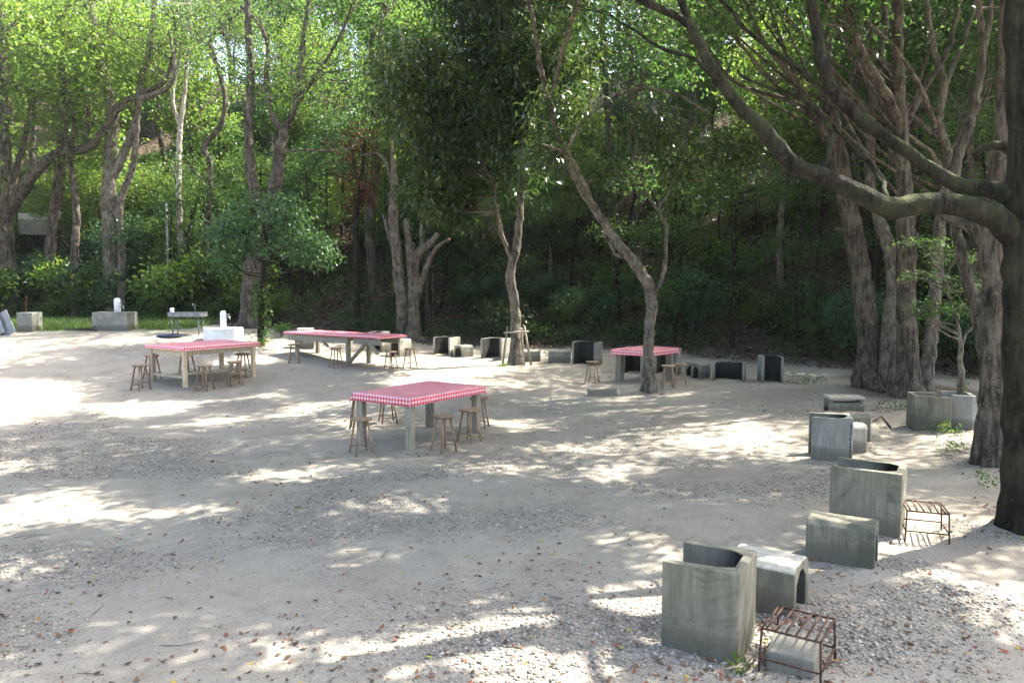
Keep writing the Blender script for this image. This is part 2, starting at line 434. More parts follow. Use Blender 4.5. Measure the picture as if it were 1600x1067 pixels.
class MB:
    """collects shapes, builds ONE mesh object"""
    def __init__(s): s.v = []; s.f = []; s.mi = []; s.sm = []
    def add(s, vs, fs, mi=0, smooth=False):
        b = len(s.v)
        s.v += [tuple(v) for v in vs]
        for k, f in enumerate(fs):
            s.f.append([b + i for i in f]); s.mi.append(mi if isinstance(mi, int) else mi[k]); s.sm.append(smooth)
        return s
    def box(s, c, d, rz=0.0, mi=0):
        x, y, z = d[0] / 2, d[1] / 2, d[2] / 2
        ca, sa = math.cos(rz), math.sin(rz)
        vs = []
        for dz in (-z, z):
            for dx, dy in ((-x, -y), (x, -y), (x, y), (-x, y)):
                vs.append((c[0] + dx * ca - dy * sa, c[1] + dx * sa + dy * ca, c[2] + dz))
        return s.add(vs, [(3, 2, 1, 0), (4, 5, 6, 7), (0, 1, 5, 4), (1, 2, 6, 5), (2, 3, 7, 6), (3, 0, 4, 7)], mi)
    def bar(s, a, b, w, h=None, mi=0):
        a, b = Vector(a), Vector(b); h = h or w
        d = (b - a).normalized()
        u = d.cross(Vector((0, 0, 1)))
        if u.length < 1e-3: u = Vector((1, 0, 0))
        u.normalize(); n = u.cross(d)
        vs = []
        for p in (a, b):
            for i, j in ((-1, -1), (1, -1), (1, 1), (-1, 1)):
                vs.append(p + u * (i * w / 2) + n * (j * h / 2))
        return s.add(vs, [(3, 2, 1, 0), (4, 5, 6, 7), (0, 1, 5, 4), (1, 2, 6, 5), (2, 3, 7, 6), (3, 0, 4, 7)], mi)
    def rod(s, a, b, r0, r1=None, n=8, mi=0):
        return s.tube([a, b], [r0, r0 if r1 is None else r1], n, mi)
    def tube(s, pts, rad, n=8, mi=0, caps=True, lump=0.0, rng=None, relief=None):
        pts = [Vector(p) for p in pts]
        vs, fs = [], []
        d0 = (pts[1] - pts[0]).normalized()
        u = d0.orthogonal().normalized()
        for i, p in enumerate(pts):
            d = (pts[min(i + 1, len(pts) - 1)] - pts[max(i - 1, 0)]).normalized()
            u = (u - d * u.dot(d)).normalized()
            w = d.cross(u)
            for k in range(n):
                a = 2 * math.pi * k / n
                r = rad[i] * (1 + (lump * rng.uniform(-1, 1) if lump else 0)) * (relief[i][k] if relief is not None else 1)
                vs.append(p + (u * math.cos(a) + w * math.sin(a)) * r)
        for i in range(len(pts) - 1):
            for k in range(n):
                k2 = (k + 1) % n
                fs.append((i * n + k, i * n + k2, (i + 1) * n + k2, (i + 1) * n + k))
        s.add(vs, fs, mi, True)
        if caps:
            b = len(s.v) - len(vs)
            s.f.append([b + k for k in range(n)][::-1]); s.mi.append(mi); s.sm.append(False)
            s.f.append([len(s.v) - n + k for k in range(n)]); s.mi.append(mi); s.sm.append(False)
        return s
    def prism(s, poly, z0, z1, mi=0, side_mi=None):
        n = len(poly)
        vs = [(x, y, z0) for x, y in poly] + [(x, y, z1) for x, y in poly]
        fs = [tuple(range(n))[::-1], tuple(range(n, 2 * n))]
        mis = [mi, mi]
        for i in range(n):
            j = (i + 1) % n
            fs.append((i, j, n + j, n + i)); mis.append(side_mi[i] if side_mi else mi)
        return s.add(vs, fs, mis)
    def lathe(s, prof, n=20, mi=0, c=(0, 0)):
        vs, fs = [], []
        for r, z in prof:
            for k in range(n):
                a = 2 * math.pi * k / n
                vs.append((c[0] + r * math.cos(a), c[1] + r * math.sin(a), z))
        for i in range(len(prof) - 1):
            for k in range(n):
                k2 = (k + 1) % n
                fs.append((i * n + k, i * n + k2, (i + 1) * n + k2, (i + 1) * n + k))
        b = len(s.v)
        s.add(vs, fs, mi, True)
        s.f.append([b + k for k in range(n)][::-1]); s.mi.append(mi); s.sm.append(False)
        s.f.append([b + (len(prof) - 1) * n + k for k in range(n)]); s.mi.append(mi); s.sm.append(False)
        return s
    def xf(s, fn):
        s.v = [tuple(fn(Vector(v))) for v in s.v]; return s
    def mesh(s, name):
        me = bpy.data.meshes.new(name)
        me.from_pydata(s.v, [], s.f)
        me.polygons.foreach_set('material_index', s.mi)
        me.polygons.foreach_set('use_smooth', s.sm)
        me.update()
        return me
    def build(s, name, m, parent=None, label=None, kind=None, bevel=0.0):
        o = link(name, s.mesh(name), m, parent, label, kind)
        if bevel:
            b = o.modifiers.new('bevel', 'BEVEL'); b.width = bevel; b.segments = 2; b.limit_method = 'ANGLE'; b.angle_limit = R(30)
        return o

# ------------------------------------------------------------------ the ground sheet
def gravel_mask(X, Y):
    g = fbm(X * 0.55 + 3, Y * 0.8, 4, 31)
    a = sst(g, 0.45, 0.68)
    near = np.exp(-((X - 0.2) ** 2 / 2.2 + (Y - 5.0) ** 2 / 0.9))          # the heap of chippings in the foreground
    band = np.exp(-((Y - 9.3 + 0.18 * X) ** 2 / 1.3)) * sst(-X, -2.5, 1.0)
    right = sst(X - 0.25 * Y, 0.3, 2.5) * 0.55
    return np.clip(a * 0.75 + near * 0.9 + band * 0.55 * sst(g, 0.4, 0.55) + right * sst(g, 0.42, 0.55), 0, 1) * (1 - sst(Y, 14, 20))

def build_ground():
    xs = np.unique(np.concatenate([np.linspace(-90, -22, 30), np.linspace(-22, -9, 66), np.linspace(-9, 9, 260), np.linspace(9, 22, 66), np.linspace(22, 90, 30)]))
    ys = np.unique(np.concatenate([np.linspace(-30, 3, 24), np.linspace(3, 14, 190), np.linspace(14, 32, 130), np.linspace(32, 70, 70), np.linspace(70, 110, 16)]))
    X, Y = np.meshgrid(xs, ys)
    Z = terrain(X, Y)
    nx, ny = len(xs), len(ys)
    idx = np.arange(nx * ny).reshape(ny, nx)
    F = np.stack([idx[:-1, :-1], idx[:-1, 1:], idx[1:, 1:], idx[1:, :-1]], -1).reshape(-1, 4)
    me = arr_mesh('ground', np.stack([X, Y, Z], -1).reshape(-1, 3), [F], smooth=True)
    s = Y - edge_y(X)
    wob = (fbm(X * 0.8, Y * 0.8, 3, 77) - 0.5) * 2.4
    lit = sst(s + wob, -1.6, 0.9)
    rt = sst(np.sqrt(((X - 8.8) / 1.6) ** 2 + ((Y - 17) / 2.2) ** 2) + wob * 0.3, 1.25, 0.5)
    lit = np.maximum(lit, rt * 0.8)
    turf = sst(-X, 9.5, 11.5) * sst(Y + wob * 0.5, 23.6, 25.2) * (1 - sst(Y + wob, 28.5, 31))
    for nm, arr in (('gravel', gravel_mask(X, Y)), ('litter', lit), ('turf', turf)):
        a = me.attributes.new(nm, 'FLOAT', 'POINT')
        a.data.foreach_set('value', arr.ravel().astype(np.float32))
    return link('ground', me, M['ground'], kind='structure')
build_ground()

hz = MB().box((0, 40, 20.2), (184, 144, 43.4)).mesh('veil_haze')  # thin haze volume added to imitate a pale lens veil
hm = bpy.data.materials.new('veil_haze'); hm.use_nodes = True
hn = hm.node_tree; hn.nodes.remove(hn.nodes['Principled BSDF'])
pv = hn.nodes.new('ShaderNodeVolumePrincipled')
pv.inputs['Color'].default_value = (0.93, 0.96, 1.0, 1)
pv.inputs['Density'].default_value = 0.0003
pv.inputs['Anisotropy'].default_value = 0.3
hn.links.new(pv.outputs[0], hn.nodes['Material Output'].inputs['Volume'])
link('veil_haze', hz, hm, kind='stuff')

# ------------------------------------------------------------------ foliage
SHIFT = Vector((to_sun.x / to_sun.z, to_sun.y / to_sun.z))
def shadow_xy(P):
    return P[:, 0] - P[:, 2] * SHIFT.x, P[:, 1] - P[:, 2] * SHIFT.y

OPENINGS = [(*at(px, py)[:2], w, h) for px, py, w, h in ((510, 1022, .34, .12), (812, 922, .42, .10), (370, 992, .26, .06), (40, 892, .36, .12), (630, 795, .50, .14), (980, 842, .40, .16),
            (1095, 776, .42, .12), (1115, 692, .6, .2), (430, 745, .5, .2), (915, 962, .2, .05), (300, 800, .35, .1), (560, 870, .24, .06), (180, 960, .2, .05), (760, 730, .5, .16), (1240, 1000, .1, .05),
            (880, 700, .4, .15), (700, 985, .15, .04), (130, 815, .3, .08))]  # canopy holes shaped to put sun patches on the ground
def sun_gap(P, thresh):
    """True where a spray of leaves may grow: gaps are shaped to place the sun patches, the widest above the left of the clearing"""
    x, y = shadow_xy(P)
    n = fbm(x * 0.78 + 40, y * 0.62 + 11, 2, 123)
    keep = n < thresh
    keep &= ((x + 11.7) / 3.5) ** 2 + ((y - 14.1) / 3.3) ** 2 > 1
    w = (fbm(x * 2.1, y * 2.1, 2, 61) - .5) * 1.3
    for ox, oy, ow, oh in OPENINGS:
        keep &= ((x - ox) / (ow + .36)) ** 2 + ((y - oy) / (oh + .30)) ** 2 + w > 1
    keep &= ((x + 13.0) / 3.2) ** 2 + ((y - 26.0) / 1.6) ** 2 > 1
    return keep

def leaves_mesh(name, A, per, spread, length, width, rng, droop=0.3, outward=None, fold=0.25, tint_mu=0.45, tint_sd=0.2, tintA=None, flat=0.0):
    """sprays of small folded leaves round the anchor points A"""
    n = len(A) * per
    base = np.repeat(A, per, 0)
    d = rng.normal(size=(n, 3))
    if flat: d[:, 2] *= (1 - flat)
    d /= np.linalg.norm(d, axis=1, keepdims=True) + 1e-9
    r = rng.random((n, 1)) ** 0.5
    pos = base + d * r * spread * np.array([1, 1, 1 - flat * 0.6])
    dirn = d + rng.normal(size=(n, 3)) * 0.45
    dirn[:, 2] -= droop
    dirn /= np.linalg.norm(dirn, axis=1, keepdims=True) + 1e-9
    up = np.tile(np.array([0, 0, 1.0]), (n, 1)) + rng.normal(size=(n, 3)) * 0.55
    side = np.cross(dirn, up); side /= np.linalg.norm(side, axis=1, keepdims=True) + 1e-9
    nor = np.cross(side, dirn)
    L = length * rng.uniform(0.6, 1.25, (n, 1)); W = width * rng.uniform(0.7, 1.2, (n, 1))
    V = np.empty((n, 4, 3))
    V[:, 0] = pos
    V[:, 1] = pos + dirn * L * 0.45 + side * W * 0.5 + nor * W * fold
    V[:, 2] = pos + dirn * L - nor * L * 0.12
    V[:, 3] = pos + dirn * L * 0.45 - side * W * 0.5 + nor * W * fold
    F = np.arange(n * 4).reshape(n, 4)
    t = rng.normal(tint_mu, tint_sd, n)
    if tintA is not None: t += np.repeat(tintA, per)
    return arr_mesh(name, V.reshape(-1, 3), [F], np.clip(t, 0, 1))

def catmull(pts, rad, step):
    P = [Vector(p) for p in pts]
    out, ro = [], []
    for i in range(len(P) - 1):
        p0, p1, p2, p3 = P[max(i - 1, 0)], P[i], P[i + 1], P[min(i + 2, len(P) - 1)]
        n = max(2, int((p2 - p1).length / step))
        for k in range(n):
            t = k / n
            q = 0.5 * ((2 * p1) + (p2 - p0) * t + (2 * p0 - 5 * p1 + 4 * p2 - p3) * t * t + (3 * p1 - p0 - 3 * p2 + p3) * t ** 3)
            out.append(q); ro.append(rad[i] * (1 - t) + rad[i + 1] * t)
    out.append(P[-1]); ro.append(rad[-1])
    return out, ro

class Tree:
    """a tree built round the point where it stands: trunk and limbs, small branches, crown"""
    def __init__(s, name, base, label, cat='tree', group=None, bark='bark_brown', leaf='leaf_mid', seed=1):
        s.base = Vector(base); s.root = thing(name, s.base, 0, label, cat, group)
        s.bark, s.leaf = M[bark], M[leaf]
        s.rng = np.random.default_rng(seed); s.pr = random.Random(seed)
        s.skel = []; s.mb = MB(); s.A = []; s.T = []
    def stem(s, pts, rad, name='trunk', seg=12, flare=0.0, wiggle=0.02, skel_from=0.25, cut=False):
        P, rr = catmull(pts, rad, max(0.09, rad[0] * 0.55))
        if flare:
            P[0] = P[0] - Vector((0, 0, 0.15))
            for i, p in enumerate(P):
                h = (p - P[0]).length - 0.15
                rr[i] *= 1 + flare * math.exp(-max(h, 0) / (rr[-1] * 0 + rad[0] * 1.3))
        for i in range(1, len(P)):
            P[i] = P[i] + Vector((s.pr.uniform(-1, 1), s.pr.uniform(-1, 1), 0)) * wiggle
            rr[i] *= s.pr.uniform(0.94, 1.07)
        ln = np.cumsum([0] + [(P[i + 1] - P[i]).length for i in range(len(P) - 1)])
        big = rad[0] > 0.10
        if big: seg = max(seg, 26)
        ang = np.arange(seg) / seg * 2 * np.pi
        LN, AN = np.meshgrid(ln, ang, indexing='ij')
        sd = int(s.pr.random() * 900)
        rel = 1 + (fbm(np.cos(AN) * 1.6 + LN * .8 + sd, np.sin(AN) * 1.6 + LN * 1.3, 3, sd) - .5) * .30
        if big:
            rel += (vnoise(np.cos(AN) * 6 + sd, np.sin(AN) * 6 + LN * 1.1, sd + 5) - .5) * .10
            rel += .16 * np.exp(-((LN - s.pr.uniform(.8, 3)) / .13) ** 2) * np.maximum(np.cos(AN - s.pr.uniform(0, 6)), 0) ** 4
        if flare:
            lob = s.pr.randint(4, 6)
            rel += .55 * flare * np.exp(-np.maximum(LN - .1, 0) / (rad[0] * 1.5)) * np.maximum(np.cos(lob * AN + sd + .4 * np.sin(2 * AN + sd)), -.3)
        mb = MB().tube([p - s.base for p in P], rr, seg, lump=0.015, rng=s.pr, relief=rel)
        o = mb.build(name, s.bark, s.root)
        for p, r in list(zip(P, rr))[int(len(P) * skel_from):]: s.skel.append((p, r))
        if cut:
            d = (P[-1] - P[-2]).normalized(); c = P[-1] - s.base
            MB().tube([c, c + d * 0.012], [rr[-1] * 0.93, rr[-1] * 0.9], 12).build('cut_face', M['cut'], s.root, 'freshly cut orange end of the limb')
        return o
    def blob(s, c, r, n, hubs=None, gap=None, shell=0.55, tint=0.0, connect=True, above_frame=False):
        """sprays in an uneven ellipsoid, hung on branches that grow from the nearest limb"""
        c = np.array(c, float); r = np.array(r, float)
        d = s.rng.normal(size=(n * 3, 3)); d /= np.linalg.norm(d, axis=1, keepdims=True)
        rad = shell + (1 - shell) * s.rng.random((n * 3, 1)) ** 0.7
        rad *= 0.75 + 0.5 * vnoise(d[:, 0] * 2.3 + c[0], d[:, 1] * 2.3 + d[:, 2] * 1.7 + c[1], 3)[:, None]
        P = c + d * rad * r
        k = fbm(P[:, 0] * 0.9 + P[:, 2] * 0.35, P[:, 1] * 0.9 + P[:, 2] * 0.8, 2, 55) > 0.36
        if gap is not None: k &= sun_gap(P, gap)
        else: k &= sun_gap(P, 9.0)
        if above_frame: k &= P[:, 2] > CAM_H + 0.371 * np.maximum(P[:, 1], 0) + 0.35  # keeps sprays added for their shade above the view
        P = P[k][:n]
        if not len(P): return
        s.A.append(P); s.T.append(np.full(len(P), tint) + (P[:, 2] - c[2]) / r[2] * 0.10)
        if not connect: return
        hubs = hubs or max(3, len(P) // 16)
        H = P[s.rng.choice(len(P), min(hubs, len(P)), replace=False)]
        H = c + (H - c) * 0.72
        sk = np.array([p for p, _ in s.skel]); sr = [q for _, q in s.skel]
        for h in H:
            cost = np.linalg.norm(sk - h, axis=1) + 1.2 * np.maximum(sk[:, 2] - h[2] + 0.3, 0)
            i = int(np.argmin(cost + s.rng.random(len(cost)) * 0.7)); a = Vector(sk[i]); b = Vector(h)
            L = (b - a).length
            if L < 0.1: continue
            r0 = min(sr[i] * 0.55, 0.012 + 0.012 * L)
            mid = a.lerp(b, 0.5) + Vector((s.pr.uniform(-.12, .12) * L, s.pr.uniform(-.12, .12) * L, -0.08 * L))
            q, rr = catmull([a, mid, b], [r0, r0 * 0.65, r0 * 0.35], max(0.25, L / 6))
            q = [x + Vector((s.pr.uniform(-1, 1), s.pr.uniform(-1, 1), s.pr.uniform(-1, 1))) * 0.02 * (1 if 0 < j < len(q) - 1 else 0) for j, x in enumerate(q)]
            s.mb.tube([x - s.base for x in q], rr, 6, caps=False)
        # twigs from hubs to sprays
        near = np.argmin(np.linalg.norm(P[:, None] - H[None], axis=2), 1)
        for p, j in list(zip(P, near))[::2]:
            a = Vector(H[j]); b = Vector(p)
            m = a.lerp(b, 0.55) + Vector((s.pr.uniform(-.1, .1), s.pr.uniform(-.1, .1), s.pr.uniform(-.12, .05)))
            s.mb.tube([a - s.base, m - s.base, b - s.base], [0.011, 0.008, 0.004], 3, caps=False)
    def finish(s, per=9, spread=0.28, length=0.13, width=0.06, name='crown', **kw):
        if s.mb.v: s.mb.build('branches', s.bark, s.root, kind='stuff')
        if s.A:
            A = np.concatenate(s.A) - np.array(s.base)
            me = leaves_mesh(name, A, per, spread, length, width, s.rng, tintA=np.concatenate(s.T), **kw)
            link(name, me, s.leaf, s.root, kind='stuff')
        return s.root

def px_path(base, pts, dY=0.0):
    """world points for a limb seen at these pixels, at the depth of its tree (third number: metres farther)"""
    out = []
    for p in pts:
        out.append(PP(p[0], p[1], base.y + (p[2] if len(p) > 2 else 0) + dY))
    return out
def rpx(base, *w):
    return [.86 * x / 2 * base.y / FPX for x in w]

# ------------------------------------------------------------------ trees of the clearing
# far left: forked tree with a curving brown limb
b = at(6, 487)
t = Tree('forked_tree', b, 'forked grey tree cut by the left picture edge with a long curving brown limb', bark='bark_brown', leaf='leaf_bright', seed=11)
t.stem([b] + px_path(b, [(8, 420), (4, 350)]), rpx(b, 44, 36, 33), flare=0.35)
t.stem(px_path(b, [(4, 352), (8, 260), (4, 150), (2, 20), (10, -90)]), rpx(b, 26, 20, 17, 13, 7))
t.stem(px_path(b, [(2, 355), (22, 318), (50, 275), (85, 243, -.3), (135, 232, -.6), (160, 205, -.8), (195, 160, -.9), (255, 128, -1), (275, 60, -1), (268, 10, -1)]), rpx(b, 24, 22, 19, 17, 15, 13, 10, 8, 6, 4), 'limb', 9)
t.stem(px_path(b, [(130, 234, -.6), (138, 180, -.4), (120, 120, -.2), (95, 80, 0)]), rpx(b, 10, 9, 7, 5), 'limb', 8)
t.stem(px_path(b, [(8, 330), (30, 250, .6), (48, 170, 1), (55, 60, 1)]), rpx(b, 15, 12, 10, 6), 'limb', 8)
t.blob(PP(60, 60, b.y - 1), (3.0, 2.4, 1.7), 260)
t.blob(PP(230, 40, b.y - 1), (2.4, 2.0, 1.3), 170)
t.finish(9, 0.34, 0.13, 0.06)

b = at(75, 482)
t = Tree('slender_tree', b, 'slender dark trunk rising from a leafy shrub behind the grass strip', bark='bark_brown', leaf='leaf_bright', seed=12)
t.stem([b] + px_path(b, [(80, 380), (92, 280), (97, 190), (100, 90), (106, -60)]), rpx(b, 22, 19, 17, 14, 11, 6), flare=0.3)
t.blob(PP(110, 120, b.y), (1.8, 1.8, 1.5), 110)
t.blob(PP(105, -40, b.y), (2.8, 2.4, 1.6), 140)
t.finish(9, 0.34, 0.13, 0.06)

b = at(173, 495)
t = Tree('twin_tree', b, 'tall grey tree with twin trunks rising behind the concrete pump basin', bark='bark_grey', leaf='leaf_bright', seed=13)
t.stem([b] + px_path(b, [(172, 400), (170, 290), (176, 190), (165, 130), (148, 60), (140, -60)]), rpx(b, 30, 25, 23, 20, 17, 13, 7), flare=0.35)
t.stem(px_path(b, [(173, 280), (196, 235), (213, 185), (220, 130), (236, 60), (245, -60)]), rpx(b, 15, 14, 13, 12, 9, 5), 'limb', 9)
t.stem([at(188, 497)] + px_path(b, [(190, 400), (187, 320), (205, 270), (214, 210), (216, 160)]), rpx(b, 17, 13, 13, 11, 9, 6), 'trunk', 9)
t.stem(px_path(b, [(176, 175), (200, 155, -.4), (235, 150, -.9), (262, 135, -1.2), (273, 105, -1.4), (265, 50, -1.5)]), rpx(b, 11, 10, 9, 8, 6, 4), 'limb', 8)
t.blob(PP(170, 30, b.y), (3.2, 2.4, 1.9), 260)
t.blob(PP(250, 90, b.y - 1), (1.8, 1.6, 1.2), 90)
t.blob(PP(120, 160, b.y + 1), (1.5, 1.5, 1.0), 60)
t.finish(9, 0.36, 0.13, 0.06)

b = at(291, 478)
t = Tree('pale_slim_tree', b, 'slim tree with pale smooth bark between the twin tree and the thick brown trunk', bark='bark_pale', leaf='leaf_bright', seed=14)
t.stem([b] + px_path(b, [(286, 420), (280, 340), (279, 250), (281, 200)]), rpx(b, 13, 12, 11, 10, 9), flare=0.2)
t.stem(px_path(b, [(281, 205), (288, 150), (295, 60), (300, -40)]), rpx(b, 8, 8, 6, 3), 'limb', 8)
t.stem(px_path(b, [(280, 195), (270, 150), (280, 90), (290, 20)]), rpx(b, 7, 6, 5, 3), 'limb', 8)
t.blob(PP(285, 10, b.y), (2.2, 2, 1.5), 120)
t.finish(9, 0.34, 0.12, 0.055)

b = at(313, 480)
t = Tree('crooked_tree', b, 'thin crooked tree twisting upward just right of the slim pale tree', bark='bark_brown', leaf='leaf_mid', seed=15)
t.stem([b] + px_path(b, [(316, 440), (326, 330), (328, 260), (320, 230), (345, 195), (351, 150), (338, 100), (330, 60), (360, 30), (400, 0)]), rpx(b, 13, 12, 10, 10, 10, 9, 8, 8, 7, 5, 3))
t.stem(px_path(b, [(334, 80), (310, 55), (300, 30), (285, 0)]), rpx(b, 6, 5, 4, 3), 'limb', 7)
t.blob(PP(330, 40, b.y), (2.4, 2, 1.6), 150)
t.blob(PP(300, 270, b.y), (1.3, 1.2, .8), 60)
t.finish(9, 0.34, 0.12, 0.055)

b = at(392, 512)
t = Tree('thick_brown_tree', b, 'thick reddish brown tree behind the white pump basin, forking high above a leafy shrub', bark='bark_brown', leaf='leaf_mid', seed=16)
t.stem([b] + px_path(b, [(392, 460), (398, 400), (410, 340)]), rpx(b, 42, 34, 30, 28), flare=0.3)
t.stem(px_path(b, [(408, 345), (395, 290), (388, 200), (392, 120), (386, 0), (384, -90)]), rpx(b, 20, 18, 16, 14, 11, 6), 'limb', 10)
t.stem(px_path(b, [(412, 345), (430, 290), (437, 240), (445, 200)]), rpx(b, 24, 22, 20, 18), 'limb', 10)
t.stem(px_path(b, [(443, 205), (425, 180), (416, 130), (418, 70), (398, 30), (375, 10)]), rpx(b, 12, 10, 9, 8, 6, 4), 'limb', 8)
t.stem(px_path(b, [(444, 205), (465, 160), (470, 100), (480, 20), (490, -60)]), rpx(b, 14, 12, 10, 7, 4), 'limb', 8)
t.stem(px_path(b, [(440, 240), (470, 235, -.5), (520, 236, -.8), (552, 232, -.8)]), rpx(b, 5, 4, 3, 2), 'limb', 7)
t.stem(px_path(b, [(465, 160), (500, 110, -.5), (530, 60, -.8), (550, 10, -.8)]), rpx(b, 8, 6, 5, 3), 'limb', 7)
t.blob(PP(400, 60, b.y), (2.6, 2.2, 1.6), 190)
t.blob(PP(490, 120, b.y - .5), (2.4, 2.0, 1.7), 190)
t.blob(PP(560, 150, b.y), (2.0, 2.0, 1.6), 140, tint=0.15)
t.blob(PP(480, -30, b.y), (3.4, 2.6, 1.6), 200)
t.finish(9, 0.34, 0.12, 0.055)

# small leafy tree standing in front of it, ivy round its stem
b = at(407, 541)
t = Tree('ivy_clad_tree', b, 'small leafy tree with an ivy clad stem beside the white pump basin', bark='bark_dark', leaf='leaf_blue', seed=17)
t.stem([b] + px_path(b, [(408, 490), (412, 440), (418, 400), (412, 350)]), rpx(b, 12, 10, 9, 8, 5), skel_from=0.4, flare=0.3)
t.stem(px_path(b, [(416, 415), (380, 385), (335, 355), (312, 340)]), rpx(b, 5, 4, 4, 2), 'limb', 7)
t.stem(px_path(b, [(416, 405), (450, 385), (490, 375)]), rpx(b, 5, 4, 2), 'limb', 7)
t.blob(PP(375, 365, b.y), (1.05, 1.0, .55), 120)
t.blob(PP(455, 385, b.y), (1.15, 1.0, .6), 150)
t.blob(PP(425, 335, b.y), (1.2, 1.0, .6), 120)
t.blob(PP(505, 395, b.y), (.5, .6, .4), 40)
t.blob(PP(350, 410, b.y), (.5, .6, .35), 35)
ivy = np.array([PP(406 + random.uniform(-9, 12), random.uniform(440, 535), b.y + random.uniform(-.12, .12)) for _ in range(90)])
me = leaves_mesh('ivy', ivy - np.array(b), 5, 0.14, 0.10, 0.08, t.rng)
link('ivy', me, M['leaf_mid'], t.root, kind='stuff')
t.finish(9, 0.22, 0.14, 0.07)

# bare pollarded multi stem tree
b = at(640, 530)
t = Tree('pollarded_tree', b, 'bare multi stemmed tree with lopped limbs behind the trestle table', bark='bark_grey', leaf='leaf_mid', seed=18)
t.stem([at(630, 527)] + px_path(b, [(627, 470), (620, 400), (614, 330), (617, 285), (614, 250), (612, 215)]), rpx(b, 24, 21, 19, 17, 12, 9, 4), flare=0.35)
t.stem(px_path(b, [(616, 300), (604, 256), (588, 240), (566, 243)]), rpx(b, 7, 6, 5, 3), 'limb', 8)
t.stem([at(646, 531)] + px_path(b, [(646, 470), (645, 420), (640, 380)]), rpx(b, 24, 20, 20, 18), 'trunk', flare=0.45)
t.stem(px_path(b, [(641, 385), (636, 365), (634, 343)]), rpx(b, 13, 11, 10), 'limb', 9, cut=True)
t.stem(px_path(b, [(645, 430), (655, 395, -.2), (672, 380, -.4), (684, 365, -.5)]), rpx(b, 16, 15, 13, 9), 'limb', 9)
t.stem(px_path(b, [(650, 470), (662, 430, -.2), (680, 390, -.4), (702, 374, -.6)]), rpx(b, 12, 11, 8, 5), 'limb', 9, cut=True)
t.stem(px_path(b, [(660, 390), (658, 350), (665, 315), (668, 305)]), rpx(b, 7, 5, 4, 2), 'limb', 7)
t.stem(px_path(b, [(620, 400), (608, 370), (599, 335)]), rpx(b, 8, 7, 5), 'limb', 7)
t.stem([at(652, 531), at(662, 533) + Vector((0, 0, .03)), at(676, 535)], [0.13, 0.09, 0.03], 'root', 8)
t.finish()

# staked tree with the dark dense crown
b = at(806, 569)
t = Tree('staked_tree', b, 'tree with a dense dark glossy crown, its pale trunk held by short stakes', bark='bark_grey', leaf='leaf_dark', seed=19)
t.stem([b] + px_path(b, [(806, 530), (803, 470), (797, 430), (806, 390), (812, 340), (815, 280), (812, 200), (800, 110), (790, 0)]), rpx(b, 24, 20, 17, 18, 15, 13, 12, 11, 9, 5), flare=0.35)
t.stem(px_path(b, [(797, 400), (784, 365), (775, 320), (772, 290), (740, 230), (700, 160)]), rpx(b, 8, 8, 7, 7, 6, 3), 'limb', 8)
t.stem(px_path(b, [(813, 300), (840, 240, -.5), (850, 170, -.8), (845, 90, -.8)]), rpx(b, 7, 6, 5, 3), 'limb', 8)
for (x, y, rx, ry, rz, n, tn) in ((800, 60, 1.9, 1.7, 1.7, 200, -.05), (825, 150, 1.1, 1.4, 1.2, 110, -.1), (755, 140, 1.5, 1.5, 1.5, 170, -.05), (700, 110, 1.35, 1.4, 1.5, 130, .22),
                              (720, 230, 1.35, 1.4, 1.2, 130, .02), (655, 190, 1.0, 1.2, 1.1, 80, .28), (690, 300, 1.0, 1.2, .8, 85, .05), (770, 260, 1.4, 1.4, 1.0, 120, -.1),
                              (735, 320, .9, 1.0, .55, 60, -.05), (640, 100, 1.1, 1.2, 1.2, 70, .3), (760, -40, 2.6, 2.2, 1.5, 150, .05), (880, 95, .9, 1.2, .9, 55, .0), (620, 150, .9, 1.1, .9, 50, .32)):
    t.blob(PP(x, y, b.y - .3), (rx, ry, rz), n, tint=tn, shell=0.35)  # tn puts the lit left of the crown into lighter leaf colour
t.stem(px_path(b, [(800, 110), (790, 0, -.5), (770, -110, -1.5)]), rpx(b, 9, 8, 5), 'limb', 8)
for c_ in ((-1.5, 21.5, 11.8), (1.2, 23.8, 11.8), (.4, 18.9, 11.0), (3.4, 20.9, 11.6), (-3.0, 24.2, 12.2)): t.blob(c_, (3.2, 2.4, 1.1), 400, gap=0.585, above_frame=True, shell=.1)  # wide upper crown out of view, added to shade the left ground
t.finish(19, 0.36, 0.22, 0.075, droop=0.55)

# leaning tree in front of the right table
b = at(1013, 611)
t = Tree('leaning_tree', b, 'smooth grey tree leaning left over the table in front of which it stands', bark='bark_grey', leaf='leaf_dark', seed=20)
t.stem([b] + px_path(b, [(1013, 570), (1015, 520), (1018, 470), (1013, 445), (995, 415), (965, 380), (935, 335), (905, 290), (885, 250), (868, 200), (850, 150)]), rpx(b, 23, 19, 18, 20, 20, 20, 18, 15, 13, 11, 9, 6), flare=0.4)
t.stem(px_path(b, [(1018, 465), (1036, 430), (1041, 395), (1039, 350), (1030, 325), (1045, 300), (1060, 250)]), rpx(b, 10, 9, 7, 6, 6, 5, 3), 'limb', 8)
t.stem(px_path(b, [(985, 402), (962, 398), (948, 370), (945, 350)]), rpx(b, 8, 7, 5, 4), 'limb', 8)
t.stem(px_path(b, [(930, 330), (915, 290, -.4), (900, 262, -.6), (885, 240, -.8), (845, 225, -1)]), rpx(b, 9, 8, 7, 5, 3), 'limb', 8)
t.stem(px_path(b, [(1030, 330), (1010, 300), (1005, 270)]), rpx(b, 5, 4, 3), 'limb', 7)
t.stem(px_path(b, [(880, 240), (920, 180, .5), (990, 140, .8), (1060, 150, .8), (1110, 180, .8)]), rpx(b, 8, 7, 6, 5, 3), 'limb', 8)
